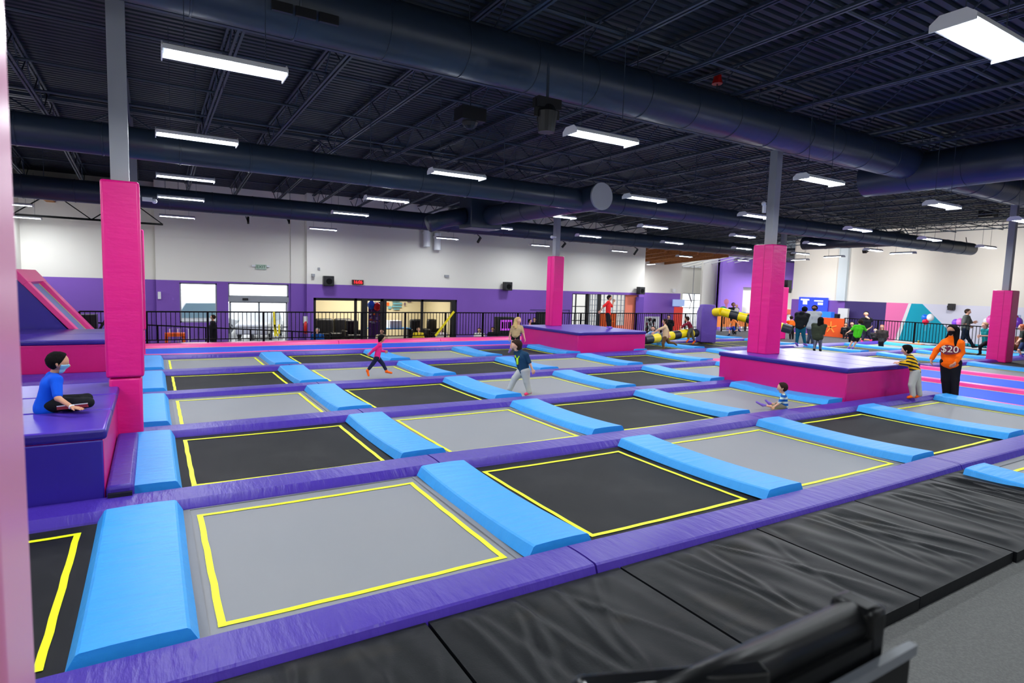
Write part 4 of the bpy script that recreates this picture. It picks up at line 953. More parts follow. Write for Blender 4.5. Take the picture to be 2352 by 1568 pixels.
# wooden roof parts and truss at far left, rafters at far right of the back wall
for k, (x0, x1) in enumerate(((-4.4, -1.9), )):
    struct('ceiling_wood', MB().box(-4.5, 29.5, 5.9, -.4, 31.9, 6.0).box(-3.7, 29.0, 5.3, -3.4, 31.8, 5.9), M_WOOD)
o = truss('roof_truss', (-4.5, 29.4, 0), (X1+.3, 29.4, 0), 4.55, 5.5, .08, step=1.1, double=False, m=M_RAIL); tag(o, 'black open truss high before the back left wall', 'girder')
rf = MB()
for k in range(6): xx = X3+1.2+k*1.7; rf.bar((xx, 31.5, 5.35), (xx-.3, 37.9, 4.85), .16, .34)
rf.box(X3, 31.45, 5.5, SK[0]-.1, 37.9, 5.56)
struct('ceiling_rafters', rf, M_WOOD)
# dark stroller like chair at far left, behind the fence
o = MB().bar((-.35, 0, 0), (.3, 0, .9), .05).bar((.35, 0, 0), (-.2, 0, .9), .05).box(-.4, -.3, .4, .1, .3, .95).build('folding_chair', M_BLACKP); o.location = (ony(212, 745, 26).x, 26, ZL+.55); o.location.z = ZL; o.scale = (1.5, 1.2, 2.0); tag(o, 'dark folding chair behind the left end of the fence', 'chair')

# ---------------------------------------------------------------- world: overcast daylight outside the windows
W = bpy.data.worlds.new('world'); S.world = W; W.use_nodes = True
bg = W.node_tree.nodes['Background']; bg.inputs[0].default_value = (.93, .97, 1, 1); bg.inputs[1].default_value = 2.6
# ---------------------------------------------------------------- people: smooth signed-distance bodies meshed with surface nets
def nets(fn, lo, hi, h):
    lo = np.array(lo, float)-2*h; hi = np.array(hi, float)+2*h
    n = np.maximum(4, np.ceil((hi-lo)/h).astype(int)+1)
    ax = [lo[i]+h*np.arange(n[i]) for i in range(3)]
    P = np.stack(np.meshgrid(*ax, indexing='ij'), -1)
    V = fn(P.reshape(-1, 3)).reshape(n)
    s = V < 0
    c = [s[i:n[0]-1+i, j:n[1]-1+j, k:n[2]-1+k] for i in (0, 1) for j in (0, 1) for k in (0, 1)]
    cnt = sum(x.astype(np.int8) for x in c); act = (cnt > 0) & (cnt < 8)
    idx = -np.ones(act.shape, int); cells = np.argwhere(act); idx[act] = np.arange(len(cells))
    acc = np.zeros((len(cells), 3)); num = np.zeros(len(cells))
    corners = [(i, j, k) for i in (0, 1) for j in (0, 1) for k in (0, 1)]
    for a in range(8):
        for b in range(a+1, 8):
            d = [corners[b][t]-corners[a][t] for t in range(3)]
            if sum(map(abs, d)) != 1: continue
            ca, cb = cells+corners[a], cells+corners[b]
            va = V[ca[:, 0], ca[:, 1], ca[:, 2]]; vb = V[cb[:, 0], cb[:, 1], cb[:, 2]]
            m = (va < 0) != (vb < 0)
            t = np.where(m, va/(va-vb+1e-12), 0)
            acc[m] += (ca+(cb-ca)*t[:, None])[m]; num[m] += 1
    v = lo+h*acc/np.maximum(num, 1)[:, None]
    faces = []
    for axis in range(3):
        sl0 = [slice(None)]*3; sl1 = [slice(None)]*3; sl0[axis] = slice(0, -1); sl1[axis] = slice(1, None)
        A, B = s[tuple(sl0)], s[tuple(sl1)]
        e = np.argwhere(A != B); o1, o2 = [t for t in range(3) if t != axis]
        e = e[(e[:, o1] > 0) & (e[:, o2] > 0) & (e[:, o1] < n[o1]-1) & (e[:, o2] < n[o2]-1)]
        if not len(e): continue
        q = []
        for (d1, d2) in ((-1, -1), (0, -1), (0, 0), (-1, 0)):
            t = e.copy(); t[:, o1] += d1; t[:, o2] += d2; q.append(idx[t[:, 0], t[:, 1], t[:, 2]])
        q = np.stack(q, 1); flip = A[e[:, 0], e[:, 1], e[:, 2]] ^ (axis == 1)
        q[~flip] = q[~flip][:, ::-1]; faces.append(q)
    f = np.concatenate(faces); f = f[(f >= 0).all(1)]
    return v, f
def cap(P, a, b, ra, rb):
    a = np.array(a); b = np.array(b); ab = b-a; L2 = max(ab@ab, 1e-9)
    t = np.clip((P-a)@ab/L2, 0, 1); return np.linalg.norm(P-a-t[:, None]*ab, axis=1)-(ra+(rb-ra)*t)
def smin(a, b, k):
    h = np.clip(.5+.5*(b-a)/k, 0, 1); return b*(1-h)+a*h-k*h*(1-h)
def sdf_of(prims, k):
    def f(P):
        d = None
        for pr in prims:
            q = cap(P, *pr); d = q if d is None else smin(d, q, k)
        return d
    return f
def bounds(prims):
    A = np.array([np.array(p[i])-max(p[2], p[3]) for p in prims for i in (0, 1)]); B = np.array([np.array(p[i])+max(p[2], p[3]) for p in prims for i in (0, 1)])
    return A.min(0), B.max(0)
def mesh_np(name, parts, m, parent, origin):
    vs_, fs_, o = [], [], 0
    for v, f in parts: vs_.append(v-np.array(origin)); fs_.append(f+o); o += len(v)
    v = np.concatenate(vs_); f = np.concatenate(fs_)
    me = bpy.data.meshes.new(name); me.from_pydata(v.tolist(), [], f.tolist()); me.materials.append(m)
    me.polygons.foreach_set('use_smooth', [True]*len(me.polygons)); me.update()
    ob = bpy.data.objects.new(name, me); COL.objects.link(ob)
    if parent is not None: ob.parent = parent
    return ob
SKIN = {'light': mat('skin_light', (222, 168, 142), .55, .35), 'mid': mat('skin_mid', (196, 142, 112), .55, .35), 'dark': mat('skin_dark', (132, 88, 66), .55, .35)}
HAIRM = {'black': mat('hair_black', (14, 12, 13), .85, .12, bump=(((60, 60, 14), .5, 3),)), 'brown': mat('hair_brown', (44, 29, 22), .8, .15, bump=(((60, 60, 14), .5, 3),)), 'blonde': mat('hair_blonde', (206, 172, 112), .7, .2, bump=(((60, 60, 10), .6, 3),)),
         'ginger': mat('hair_ginger', (168, 84, 46), .55, .4), 'tan': mat('hair_tan', (150, 112, 78), .55, .4), 'grey': mat('beanie_grey', (150, 156, 160), .9, .2)}
def cloth(name, c): return mat('cloth_'+name, c, .85, .2, bump=(((22, 22, 9), .35, 3),))
def stripe(name, c1, c2, freq, tilt=(0, 0, 1)):
    m = mat('cloth_'+name, c1, .85, .2); nt = m.node_tree
    if nt.nodes.get('stripe'): return m
    tc = nt.nodes.new('ShaderNodeTexCoord'); d = nt.nodes.new('ShaderNodeVectorMath'); d.operation = 'DOT_PRODUCT'; d.inputs[1].default_value = tuple(t*freq for t in tilt); d.name = 'stripe'
    nt.links.new(tc.outputs['Object'], d.inputs[0]); fr = nt.nodes.new('ShaderNodeMath'); fr.operation = 'FRACT'; nt.links.new(d.outputs['Value'], fr.inputs[0])
    g = nt.nodes.new('ShaderNodeMath'); g.operation = 'GREATER_THAN'; g.inputs[1].default_value = .55; nt.links.new(fr.outputs[0], g.inputs[0])
    mx = nt.nodes.new('ShaderNodeMix'); mx.data_type = 'RGBA'; mx.inputs[6].default_value = lin(c1); mx.inputs[7].default_value = lin(c2)
    nt.links.new(g.outputs[0], mx.inputs[0]); nt.links.new(mx.outputs[2], nt.nodes['Principled BSDF'].inputs['Base Color']); return m
RH = Vector((RIGHT.x, RIGHT.y, 0)).normalized(); FH = Vector((FWD.x, FWD.y, 0)).normalized()
def facing(deg, px=1176):
    a = math.radians(deg); d = ray(px, 700); fl = Vector((d.x, d.y, 0)).normalized(); rl = Vector((fl.y, -fl.x, 0)); return rl*math.cos(a)+fl*math.sin(a)
def N(v): return np.array((v.x, v.y, v.z))
def lerp(a, b, t): return a+(b-a)*t
def hand(wr, d, nrm, h, side, curl):
    """five fingers: d = direction, nrm = palm normal, side = direction of the thumb"""
    L_ = .104*h; r = .0085*h/1.0*.75; P = []
    s = side; w = .026*h
    pc = wr+d*L_*.42
    for k in (-1, -.33, .33, 1): P.append((N(wr+s*w*.35*k), N(pc+s*w*k*.8), .0125*h, .0105*h))
    for k, ln in zip((-1, -.33, .33, 1), (.36, .47, .5, .44)):
        b = wr+d*L_*.46+s*w*k*.92; m1 = b+(d*math.cos(curl)+nrm*math.sin(curl)+s*.06*k).normalized()*L_*ln*.5
        m2 = m1+(d*math.cos(curl*2.2)+nrm*math.sin(curl*2.2)+s*.05*k).normalized()*L_*ln*.55
        P += [(N(b), N(m1), r*1.1, r), (N(m1), N(m2), r, r*.82)]
    tb = wr+d*L_*.12+s*w*.7; t1 = tb+(d*.66+s*.7+nrm*.15).normalized()*L_*.26; t2 = t1+(d*.9+s*.3+nrm*.3).normalized()*L_*.22
    P += [(N(tb), N(t1), r*1.5, r*1.2), (N(t1), N(t2), r*1.15, r*.9)]
    return P
def person(lab, foot, fz, J, hpx=None, face=0, hface=None, hh=None, hd=None, shirt=None, pants=None, shoe=None, skin='mid', hair='black', sleeve=.5, leg=1.0, mask=None, longhair=None, res=.011, k=None, hood=None, dd=None, socks_h=.3, bulk=1.0, D=None, hair_cut=.22, seat=False, hand_res=.0042, curl=.45, palm_down=False, hairv=1.1, jacket=0, loose=.008):
    D = D or depth_of(onz(foot[0], foot[1], fz)); sc = D/F_PX; h = (hh or hpx*sc)
    f = facing(face, foot[0]); left = Vector((0, 0, 1)).cross(f); hf = facing(hface if hface is not None else face, foot[0])
    hleft = Vector((0, 0, 1)).cross(hf)
    dd = dd or {}
    def at_(key, base=0.0): x, y = J[key]; return at(x, y, D+base+dd.get(key, 0))
    nk, pv, hc = at_('neck'), at_('pelvis'), at_('head')
    sl_ = lambda sgn: (left*sgn).dot(FWD)
    sw_ = .098*h*bulk; hw = .048*h
    up = (nk-pv).normalized()
    sh = {}; hp = {}
    for sd, sg in (('L', 1), ('R', -1)):
        sh[sd] = (at_('sh'+sd, sl_(sg)*sw_) if 'sh'+sd in J else nk+left*sg*sw_-up*.038*h); hp[sd] = pv+left*sg*hw
    el, wr, kn, an, to = {}, {}, {}, {}, {}
    for sd, sg in (('L', 1), ('R', -1)):
        b = sl_(sg)
        el[sd] = at_('el'+sd, b*sw_*1.15); wr[sd] = at_('wr'+sd, b*sw_*1.05)
        kn[sd] = at_('kn'+sd, b*hw*1.2); an[sd] = at_('an'+sd, b*hw*1.2)
        to[sd] = at_('to'+sd, b*hw*1.4) if 'to'+sd in J else an[sd]+f*.085*h-Vector((0, 0, .028*h))
    hs = hd*sc if hd else .14*h
    R = hs*.40; k = k or .018*h
    ch = lerp(pv, nk, .66); wa = lerp(pv, nk, .28)
    org = Vector((pv.x, pv.y, fz)); root = empty('person', org, lab, 'person')
    # torso primitives: width by two parallel columns
    def torso(t):
        P = []; 
        for sg in (-1, 1):
            P += [(N(wa+left*sg*.038*h*bulk), N(ch+left*sg*.052*h*bulk), .056*h*bulk+t, .060*h*bulk+t), (N(pv+left*sg*.034*h), N(wa+left*sg*.038*h*bulk), .062*h*bulk+t, .056*h*bulk+t)]
        P += [(N(ch), N(nk-up*.01*h), .058*h*bulk+t, .036*h+t)]
        for sd in 'LR': P += [(N(lerp(ch, nk, .55)), N(sh[sd]), .045*h+t, .035*h*bulk+t), (N(nk-up*.012*h), N(lerp(nk, sh[sd], .8)), .03*h+t, .033*h+t)]
        return P
    def arm_(sd, t, upto, tp=0):
        P = [(N(sh[sd]), N(lerp(sh[sd], el[sd], min(1, upto*2))), .034*h*bulk+t, lerp(.034, .026, min(1, upto*2))*h+t+tp)]
        if upto > .5: P.append((N(el[sd]), N(lerp(el[sd], wr[sd], upto*2-1)), .026*h+t+tp, lerp(.026, .018, upto*2-1)*h+t+tp))
        return P
    def leg_(sd, t, upto):
        P = [(N(hp[sd]), N(lerp(hp[sd], kn[sd], min(1, upto*2))), .055*h*bulk+t, lerp(.055, .037, min(1, upto*2))*h+t)]
        if upto > .5: P.append((N(kn[sd]), N(lerp(kn[sd], an[sd], upto*2-1)), .037*h+t, lerp(.037, .023, upto*2-1)*h+t*1.3)); 
        return P
    up3 = Vector((0, 0, 1)); tilt = (hc-nk); hu = (tilt.normalized()*.55+up3*.45).normalized(); hf2 = (hf-hu*hf.dot(hu)).normalized(); hl = hu.cross(hf2)
    cr = hc+hu*hs*.08-hf2*hs*.04; jaw = hc-hu*hs*.30+hf2*hs*.13
    headp = [(N(cr), N(cr+hf2*hs*.06), R, R*.97), (N(cr-hu*hs*.08+hf2*hs*.10), N(jaw), R*.78, hs*.17),
             (N(hc+hf2*R*.98+hu*hs*.02), N(hc+hf2*R*1.16-hu*hs*.10), hs*.035, hs*.055)]
    for sg in (-1, 1): headp.append((N(hc+hl*sg*R*1.02-hf2*hs*.06+hu*hs*.03), N(hc+hl*sg*R*.98-hf2*hs*.02-hu*hs*.10), hs*.058, hs*.038))
    body = torso(-.004*h)+sum([arm_(s_, 0, 1)+leg_(s_, -.003*h, 1) for s_ in 'LR'], [])+[(N(lerp(ch, nk, .8)), N(lerp(nk, hc, .62)), .034*h, .03*h)]
    feet = []
    for sd in 'LR':
        heel = an[sd]-(to[sd]-an[sd]).normalized()*.015*h-up3*.012*h
        feet.append([(N(an[sd]), N(heel), .023*h, .024*h), (N(heel), N(to[sd]), .025*h, .021*h)])
    body += feet[0]+feet[1]
    fb = sdf_of(body, k); fhd = sdf_of(headp, hs*.05)
    lo1, hi1 = bounds(body+headp); parts = [nets(lambda P: smin(fb(P), fhd(P), hs*.06), lo1, hi1, res*h*1.1)]
    for sd, sg in (('L', 1), ('R', -1)):
        d = (at_('ha'+sd, sl_(sg)*sw_)-wr[sd]).normalized() if 'ha'+sd in J else (wr[sd]-el[sd]).normalized()
        if palm_down: nrm = (-up3+d*d.z).normalized()
        else: nrm = (-left*sg); nrm = (nrm-d*nrm.dot(d)).normalized()
        s_ = d.cross(nrm)*sg
        hp_ = hand(wr[sd]-d*.004*h, d, nrm, h, s_.normalized(), curl); lo_, hi_ = bounds(hp_)
        parts.append(nets(sdf_of(hp_, .005*h), lo_, hi_, hand_res*h))
    mesh_np('body', parts, SKIN[skin], root, org)
    def part(name, prims, m, kk=None, cut=None, rs=None):
        fn = sdf_of(prims, kk or k); lo_, hi_ = bounds(prims); g = fn if cut is None else (lambda P: np.maximum(fn(P), cut(P)))
        return mesh_np(name, [nets(g, lo_, hi_, (rs or res)*h)], m, root, org)
    if shirt is not None:
        ex = .010*h
        pr = torso(ex)+arm_('L', ex*.8, sleeve, .004*h)+arm_('R', ex*.8, sleeve, .004*h)
        if jacket: pr += [(N(pv-up*jacket*h+left*s_*.03*h), N(pv+left*s_*.03*h), .083*h*max(1, bulk*.97), .078*h*max(1, bulk*.97)) for s_ in (-1, 1)]
        nkc = N(lerp(nk, hc, .22)); un = N(hu)
        part('shirt', pr, shirt, cut=lambda P: (P-nkc)@un)
        if hood: part('hood', [(N(nk-f*.03*h+left*.02*h), N(nk-f*.03*h-left*.02*h), .045*h, .045*h)], shirt)
    if pants is not None:
        ex = loose*h; pr = [(N(pv+left*s_*.032*h), N(pv+up*.035*h+left*s_*.03*h), .064*h, .06*h) for s_ in (-1, 1)]+leg_('L', ex, leg)+leg_('R', ex, leg)
        part('shorts' if leg < .6 else 'trousers', pr, pants)
    if shoe is not None:
        for q, sd in enumerate('LR'):
            part('sock', [(a, b, ra+.004*h, rb+.004*h) for (a, b, ra, rb) in feet[q]]+[(N(lerp(kn[sd], an[sd], 1-socks_h)), N(an[sd]), .03*h*(1-.2), .026*h)], shoe, rs=res*.9)
    if hair is not None:
        c_ = N(cr); nf = N((hf2*.9-hu*.43).normalized())
        hp2 = [(N(cr-hf2*hs*.02+hu*hs*.02), N(cr+hf2*hs*.07+hu*hs*.03), R*hairv, R*hairv*.97)]
        lh = []
        if longhair:
            for (dx, dl, dz, r1, r2) in longhair:   # offsets: back, left, down as fractions of head size
                lh.append((N(cr-hf2*hs*.18+hl*hs*dl*.4), N(cr-hf2*hs*dx+hl*hs*dl-up3*hs*dz), hs*r1, hs*r2))
        f1, f2 = sdf_of(hp2, hs*.05), (sdf_of(lh, hs*.08) if lh else None)
        lo_, hi_ = bounds(hp2+lh)
        ct = c_+nf*R*(hair_cut+.17)
        def g(P):
            w_ = 2*math.pi/(hs*.22); d = np.maximum(f1(P)+hs*.014*np.sin(P[:, 0]*w_)*np.sin(P[:, 1]*w_+1)*np.sin(P[:, 2]*w_*.6), (P-ct)@nf)
            return smin(d, f2(P), hs*.06) if f2 else d
        mesh_np('hair', [nets(g, lo_, hi_, res*h*.8)], HAIRM[hair], root, org)
    if mask is not None:
        mp = [(a, b, ra+hs*.028, rb+hs*.028) for (a, b, ra, rb) in headp[:2]]+[(N(hc+hf2*R*.90-hu*hs*.08), N(jaw+hf2*hs*.05+hu*hs*.04), hs*.11, hs*.12)]
        top = N(hc+hu*hs*.0); un = N(hu); fr_ = N(hf2); c0 = N(hc+hf2*hs*.10)
        fm = sdf_of(mp, hs*.05); lo_, hi_ = bounds(mp)
        mesh_np('face_mask', [nets(lambda P: np.maximum(np.maximum(fm(P), (P-top)@un), -(P-c0)@fr_), lo_, hi_, res*h*.7)], mask, root, org)
    eb = MB(); o_ = Vector(org)
    for sg in (-1, 1): eb.mat(0).ball(hc+hf2*R*.86+hl*sg*hs*.15+hu*hs*.02-o_, hs*.032, 8, 6).mat(1).ball(hc+hf2*(R*.86+hs*.012)+hl*sg*hs*.15+hu*hs*.02-o_, hs*.028, 8, 6)
    eb.build('eyes', [M_WHITEP, M_BLACKP], root, smooth=True)
    if mask is None: MB().ball(hc+hf2*(R*.98+hs*.0)-hu*hs*.19-o_, hs*.05, 8, 6, (1, 1, .35)).build('mouth', mat('lips', (170, 90, 84), .5), root, smooth=True)
    return dict(root=root, nk=nk, pv=pv, ch=ch, f=f, left=left, h=h, up=up, hc=hc, hf=hf2, hs=hs, hu=hu, hl=hl, org=org, R=R, hp=hp, kn=kn, an=an, sh=sh, el=el, wr=wr)
C_ = cloth
BLK = C_('black', (20, 21, 26)); NAVY = C_('navy', (24, 32, 62)); GREYP = C_('light_grey', (176, 176, 172)); 
# --- boy sitting on the dark block
p = person('boy in blue t-shirt and surgical mask sitting on the dark purple block', (104, 944), .815, dict(head=(133, 833), neck=(122, 860), pelvis=(107, 928), shR=(129, 873), elR=(133, 914), wrR=(166, 935), haR=(190, 938.5), elL=(127, 908), wrL=(150, 925), knR=(203, 924), anR=(158, 936), toR=(186, 936), knL=(200, 914), anL=(176, 930), toL=(198, 930)),
    hh=1.22, hd=49, face=0, shirt=C_('royal_blue', (10, 84, 214)), pants=BLK, shoe=BLK, sleeve=.42, mask=mat('surgical_blue', (150, 205, 232), .6, .3), res=.009, hair='black', hairv=1.10, bulk=1.22, palm_down=True, curl=.08, jacket=.03, dd=dict(knL=.28, anL=.05, knR=.02, anR=.14, toL=.1, elR=-.07, wrR=-.13, haR=-.13), hair_cut=.12, hand_res=.0036)
MB().bar(p['wr']['R']-p['org']+Vector((0, 0, .0)), p['wr']['R']-p['org']+(p['el']['R']-p['wr']['R']).normalized()*.025, .055, .05).build('wristband', M_WHITEP, p['root'], bevel=.015)
st = MB(); a, b = p['hp']['R'], p['kn']['R']; n_ = -p['left']
st.mat(0).bar(lerp(a, b, .25)+n_*.088-p['org']-Vector((0,0,.03)), lerp(a, b, .98)+n_*.064-p['org']-Vector((0,0,.02)), .02, .035).mat(1).bar(lerp(a, b, .25)+n_*.088+Vector((0,0,-.006))-p['org'], lerp(a, b, .98)+n_*.064+Vector((0,0,.003))-p['org'], .022, .009)
st.build('side_stripe', [mat('dark_red_stripe', (130, 20, 40), .7), M_WHITEP], p['root'])
el_ = MB(); c0 = p['hc']+p['hl']*(-1)*p['R']*.98-p['org']; el_.bar(c0+p['hf']*p['hs']*-.06+p['hu']*-.005, c0+p['hf']*p['R']*.75+p['hl']*p['R']*.3-p['hu']*p['hs']*.05, .004); el_.build('mask_loop', M_WHITEP, p['root'])
# --- girl in pink walking
person('small child in pink top and orange socks walking across grey trampoline', (846, 864), 0, dict(head=(877, 777.5), neck=(872.5, 788), pelvis=(866, 820), elR=(859.5, 802), wrR=(849.5, 812), elL=(871, 805), wrL=(883, 806.5), knR=(856.5, 835), anR=(844, 851), toR=(846.5, 862), knL=(879, 835), anL=(888.5, 852.5), toL=(899, 856)),
    hpx=97, hd=17.5, face=0, shirt=C_('hot_pink', (232, 40, 130)), pants=NAVY, shoe=C_('orange_sock', (252, 104, 24)), sleeve=1.0, leg=.86, hair='black', longhair=((.3, 0, .5, .3, .16), (.15, 0, .2, .34, .3)), dd=dict(wrL=0, elL=-.05), socks_h=.32, hair_cut=.2, hairv=1.18)
# --- kid in navy shirt and grey joggers
p = person('child in dark teal t-shirt and light grey joggers walking with open mouth', (1205, 906), 0, dict(head=(1186.5, 794), neck=(1194, 806), pelvis=(1203, 851), shL=(1208, 815), elL=(1216.5, 833), wrL=(1223, 849), elR=(1192, 832), wrR=(1190, 848), knR=(1182, 869), anR=(1170, 895), toR=(1162, 902), knL=(1210, 877), anL=(1216, 900), toL=(1207, 905)),
    hpx=128, hd=26, face=212, hface=195, shirt=C_('dark_teal', (24, 58, 88)), pants=GREYP, shoe=C_('pink_sock', (236, 60, 110)), sleeve=.46, leg=.97, hair='brown', hairv=1.2, bulk=1.28, loose=.02, skin='light', longhair=((.12, .2, .3, .3, .22), (.12, -.2, .3, .3, .22), (.25, 0, .35, .3, .25)), hair_cut=.16, socks_h=.08)
c = p['ch']+p['f']*.083*p['h']-p['org']-Vector((0, 0, .05)); lg_ = MB(); g_ = lambda u_, w_: c+p['left']*u_-Vector((0, 0, 0))+Vector((0, 0, w_))+p['f']*0
lg_.add([g_(-.05, .05), g_(.05, .05), g_(.035, -.02), g_(.012, -.10), g_(-.012, -.10), g_(-.035, -.02)]+[g_(-.05, .05)-p['f']*.05, g_(.05, .05)-p['f']*.05, g_(.035, -.02)-p['f']*.05, g_(.012, -.1)-p['f']*.05, g_(-.012, -.1)-p['f']*.05, g_(-.035, -.02)-p['f']*.05],
    [(0, 1, 2, 3, 4, 5), (11, 10, 9, 8, 7, 6)]+[(i, 6+i, 6+(i+1) % 6, (i+1) % 6) for i in range(6)])
lg_.bar(g_(-.05, .05), g_(-.085, .095), .03, .02).bar(g_(.05, .05), g_(.085, .095), .03, .02)
lg_.build('shirt_emblem', mat('lime_print', (190, 236, 20), .6), p['root'])
# --- blonde girl
person('blonde girl in tan t-shirt and black shorts standing by the blue lane', (1170, 811), 0, dict(head=(1190, 737), neck=(1188.5, 748), pelvis=(1184, 770), elR=(1172.5, 764), wrR=(1169.5, 776.5), elL=(1202, 765), wrL=(1205.5, 778), knR=(1177, 784), anR=(1172, 803), toR=(1169, 809), knL=(1191, 787), anL=(1196, 801), toL=(1198, 807)),
    hpx=88, hd=17, face=262, hface=325, shirt=C_('tan_tee', (186, 158, 118)), pants=BLK, shoe=C_('lilac_sock', (140, 116, 190)), sleeve=.4, leg=.28, socks_h=.12, hair='blonde', longhair=((.0, .42, .95, .26, .14), (.0, -.5, 1.0, .28, .2), (.35, 0, 1.0, .34, .22), (.2, -.7, .8, .2, .12)), skin='light', hairv=1.14, bulk=1.12)
# --- woman in orange
p = person('woman in orange hooded sweatshirt and black mask standing in the blue lane', (2182, 913), 0, dict(head=(2187, 759), neck=(2188, 774), pelvis=(2184, 832), shR=(2170, 787), shL=(2206, 789), elR=(2151, 804), wrR=(2140, 824), haR=(2136, 838), elL=(2209, 809), wrL=(2195, 832), haL=(2187, 843), knR=(2172.5, 872), anR=(2174, 906), knL=(2192.5, 872), anL=(2192, 907)),
    hpx=167, hd=24, face=262, hface=225, shirt=C_('orange_hoodie', (250, 104, 0)), pants=BLK, shoe=BLK, sleeve=.97, hair='black', skin='mid', mask=mat('black_mask', (22, 22, 24), .7, .2), longhair=((-.42, -.5, 1.75, .24, .14), (-.1, .62, 1.5, .26, .2), (.1, .5, 1.9, .3, .2), (.35, 0, 1.4, .4, .3)), res=.0075, bulk=1.12, hood=True, jacket=.02, dd=dict(wrL=-.14, haL=-.17), loose=.018, hairv=1.16, hair_cut=.2, hand_res=.0032)
fr = p['f']; P0 = p['ch']+fr*(.152*p['h']*.98)-p['org']-Vector((0, 0, .09)); ang = math.atan2(fr.x, -fr.y)
def decal(body, size, m, off, name, zoff=0, xs=1):
    o = text(name, body, P0+fr*off+Vector((0, 0, zoff)), size, (math.pi/2, 0, ang), m, p['root'], ext=.006, xs=xs); return o
bd = MB(); rx, rz_ = .205, .115
poly = [(rx*math.cos(t)*(1+.06*math.cos(4*t)), rz_*math.sin(t)*(1+.12*math.cos(3*t))) for t in [2*math.pi*k/24 for k in range(24)]]
sx = Vector((math.cos(ang), math.sin(ang), 0))
bd.add([P0+sx*x+Vector((0, 0, z)) for x, z in poly]+[P0-fr*.05+sx*x+Vector((0, 0, z)) for x, z in poly], [tuple(range(24))]+[(i, (i+1) % 24, 24+(i+1) % 24, 24+i) for i in range(24)])
bd.build('badge', mat('maroon_print', (120, 24, 60), .6), p['root'])
decal('$20', .225, mat('cream_print', (246, 236, 214), .6), .012, 'lettering', .012, 1.05); 
# --- striped boy
person('boy in yellow and black striped shirt leaning on the big block', (2098, 914), .1, dict(head=(2083, 804), neck=(2088.5, 817), pelvis=(2103, 853), shL=(2091, 821), elL=(2085, 836), wrL=(2066, 835), haL=(2055, 833), elR=(2081, 833), wrR=(2068, 832), haR=(2058, 831), knL=(2094, 884), anL=(2097, 908), toL=(2086, 912), knR=(2108, 885), anR=(2112, 906), toR=(2104, 911)),
    hpx=128, hd=25, face=172, shirt=stripe('yellow_stripe', (238, 186, 22), (24, 24, 40), 12.5, (.25, 0, 1)), pants=GREYP, shoe=C_('orange_sock', (252, 104, 24)), sleeve=.97, leg=.97, hair='black', skin='light', palm_down=True, curl=.15, bulk=1.1, loose=.018, dd=dict(wrL=.08, haL=.12, wrR=.1, haR=.12), socks_h=.06, res=.009)
# --- toddler
person('toddler in blue striped polo sitting on a grey trampoline', (1801, 940), 0, dict(head=(1797, 891), neck=(1799.5, 905), pelvis=(1802, 932), elL=(1788, 927), wrL=(1778, 934), elR=(1790, 922), wrR=(1776, 928), knL=(1774, 934), anL=(1751, 929), toL=(1738, 923), knR=(1781, 929), anR=(1766, 925), toR=(1759, 919)),
    hh=.86, hd=25, face=180, shirt=stripe('blue_stripe', (20, 90, 170), (196, 216, 206), 11, (0, 0, 1)), pants=C_('camo', (140, 134, 112)), shoe=C_('purple_sock', (130, 100, 200)), sleeve=.42, leg=.5, hair='brown', skin='light', bulk=1.25, res=.012, socks_h=.4, hair_cut=.12)
# --- boy in red on the back block
person('boy in red t-shirt and black trousers standing on the centre back block', (1399, 754), .815, dict(head=(1400, 684.5), neck=(1397.5, 692.5), pelvis=(1397, 720), elR=(1385.5, 704), wrR=(1378.5, 714.5), elL=(1406, 704), wrL=(1409, 693), knR=(1395.5, 736), anR=(1396.5, 750), toR=(1402, 753), knL=(1400, 736), anL=(1400.5, 749.5), toL=(1405, 752)),
    hpx=78, hd=13.5, face=350, shirt=C_('red_tee', (222, 40, 40)), pants=BLK, shoe=C_('purple_sock', (130, 100, 200)), sleeve=.45, hair='black', socks_h=.05)
# --- tan kid
person('child in beige shirt and brown trousers running past the striped arm', (1524, 804), 0, dict(head=(1527.5, 739), neck=(1528, 748), pelvis=(1528.5, 773.5), elL=(1512, 757), wrL=(1502, 763.5), elR=(1535, 761), wrR=(1537, 770), knL=(1523, 788.5), anL=(1524, 800), toL=(1520, 803), knR=(1536, 786), anR=(1549, 788), toR=(1554, 792)),
    hpx=75, hd=14, face=170, shirt=C_('beige', (206, 176, 136)), pants=C_('brown', (100, 74, 46)), shoe=C_('brown', (100, 74, 46)), sleeve=.45, hair='brown', skin='light', socks_h=.05, bulk=1.1)
# --- maroon kid
person('child in maroon top and orange socks pushing the purple post', (1592, 790), 0, dict(head=(1578, 733), neck=(1580.5, 739.5), pelvis=(1587, 754), elL=(1571, 747), wrL=(1566, 752), elR=(1572, 746), wrR=(1567, 749), knL=(1581, 767), anL=(1581.5, 778), toL=(1577, 785), knR=(1590, 768), anR=(1595, 783), toR=(1591, 789)),
    hpx=72, hd=12.5, face=180, shirt=C_('maroon_top', (122, 30, 50)), pants=C_('olive_grey', (86, 86, 78)), shoe=C_('orange_sock', (252, 104, 24)), sleeve=1, hair='brown', skin='light', socks_h=.16)
person('child in pale blue shirt bending over the left striped arm', (1497, 787), 0, dict(head=(1500, 755), neck=(1499, 762), pelvis=(1498, 771), elR=(1488.5, 766), wrR=(1493, 774), elL=(1513, 759), wrL=(1516, 767), knR=(1493, 780), anR=(1494, 787), knL=(1502, 780), anL=(1504, 787)),
    hh=1.1, hd=12, face=262, hface=262, shirt=C_('pale_blue', (150, 184, 226)), pants=BLK, shoe=BLK, sleeve=.45, hair='black', skin='light', D=depth_of(onz(1497, 787, 0))+.4, dd=dict(pelvis=.3, knR=.2, knL=.2))
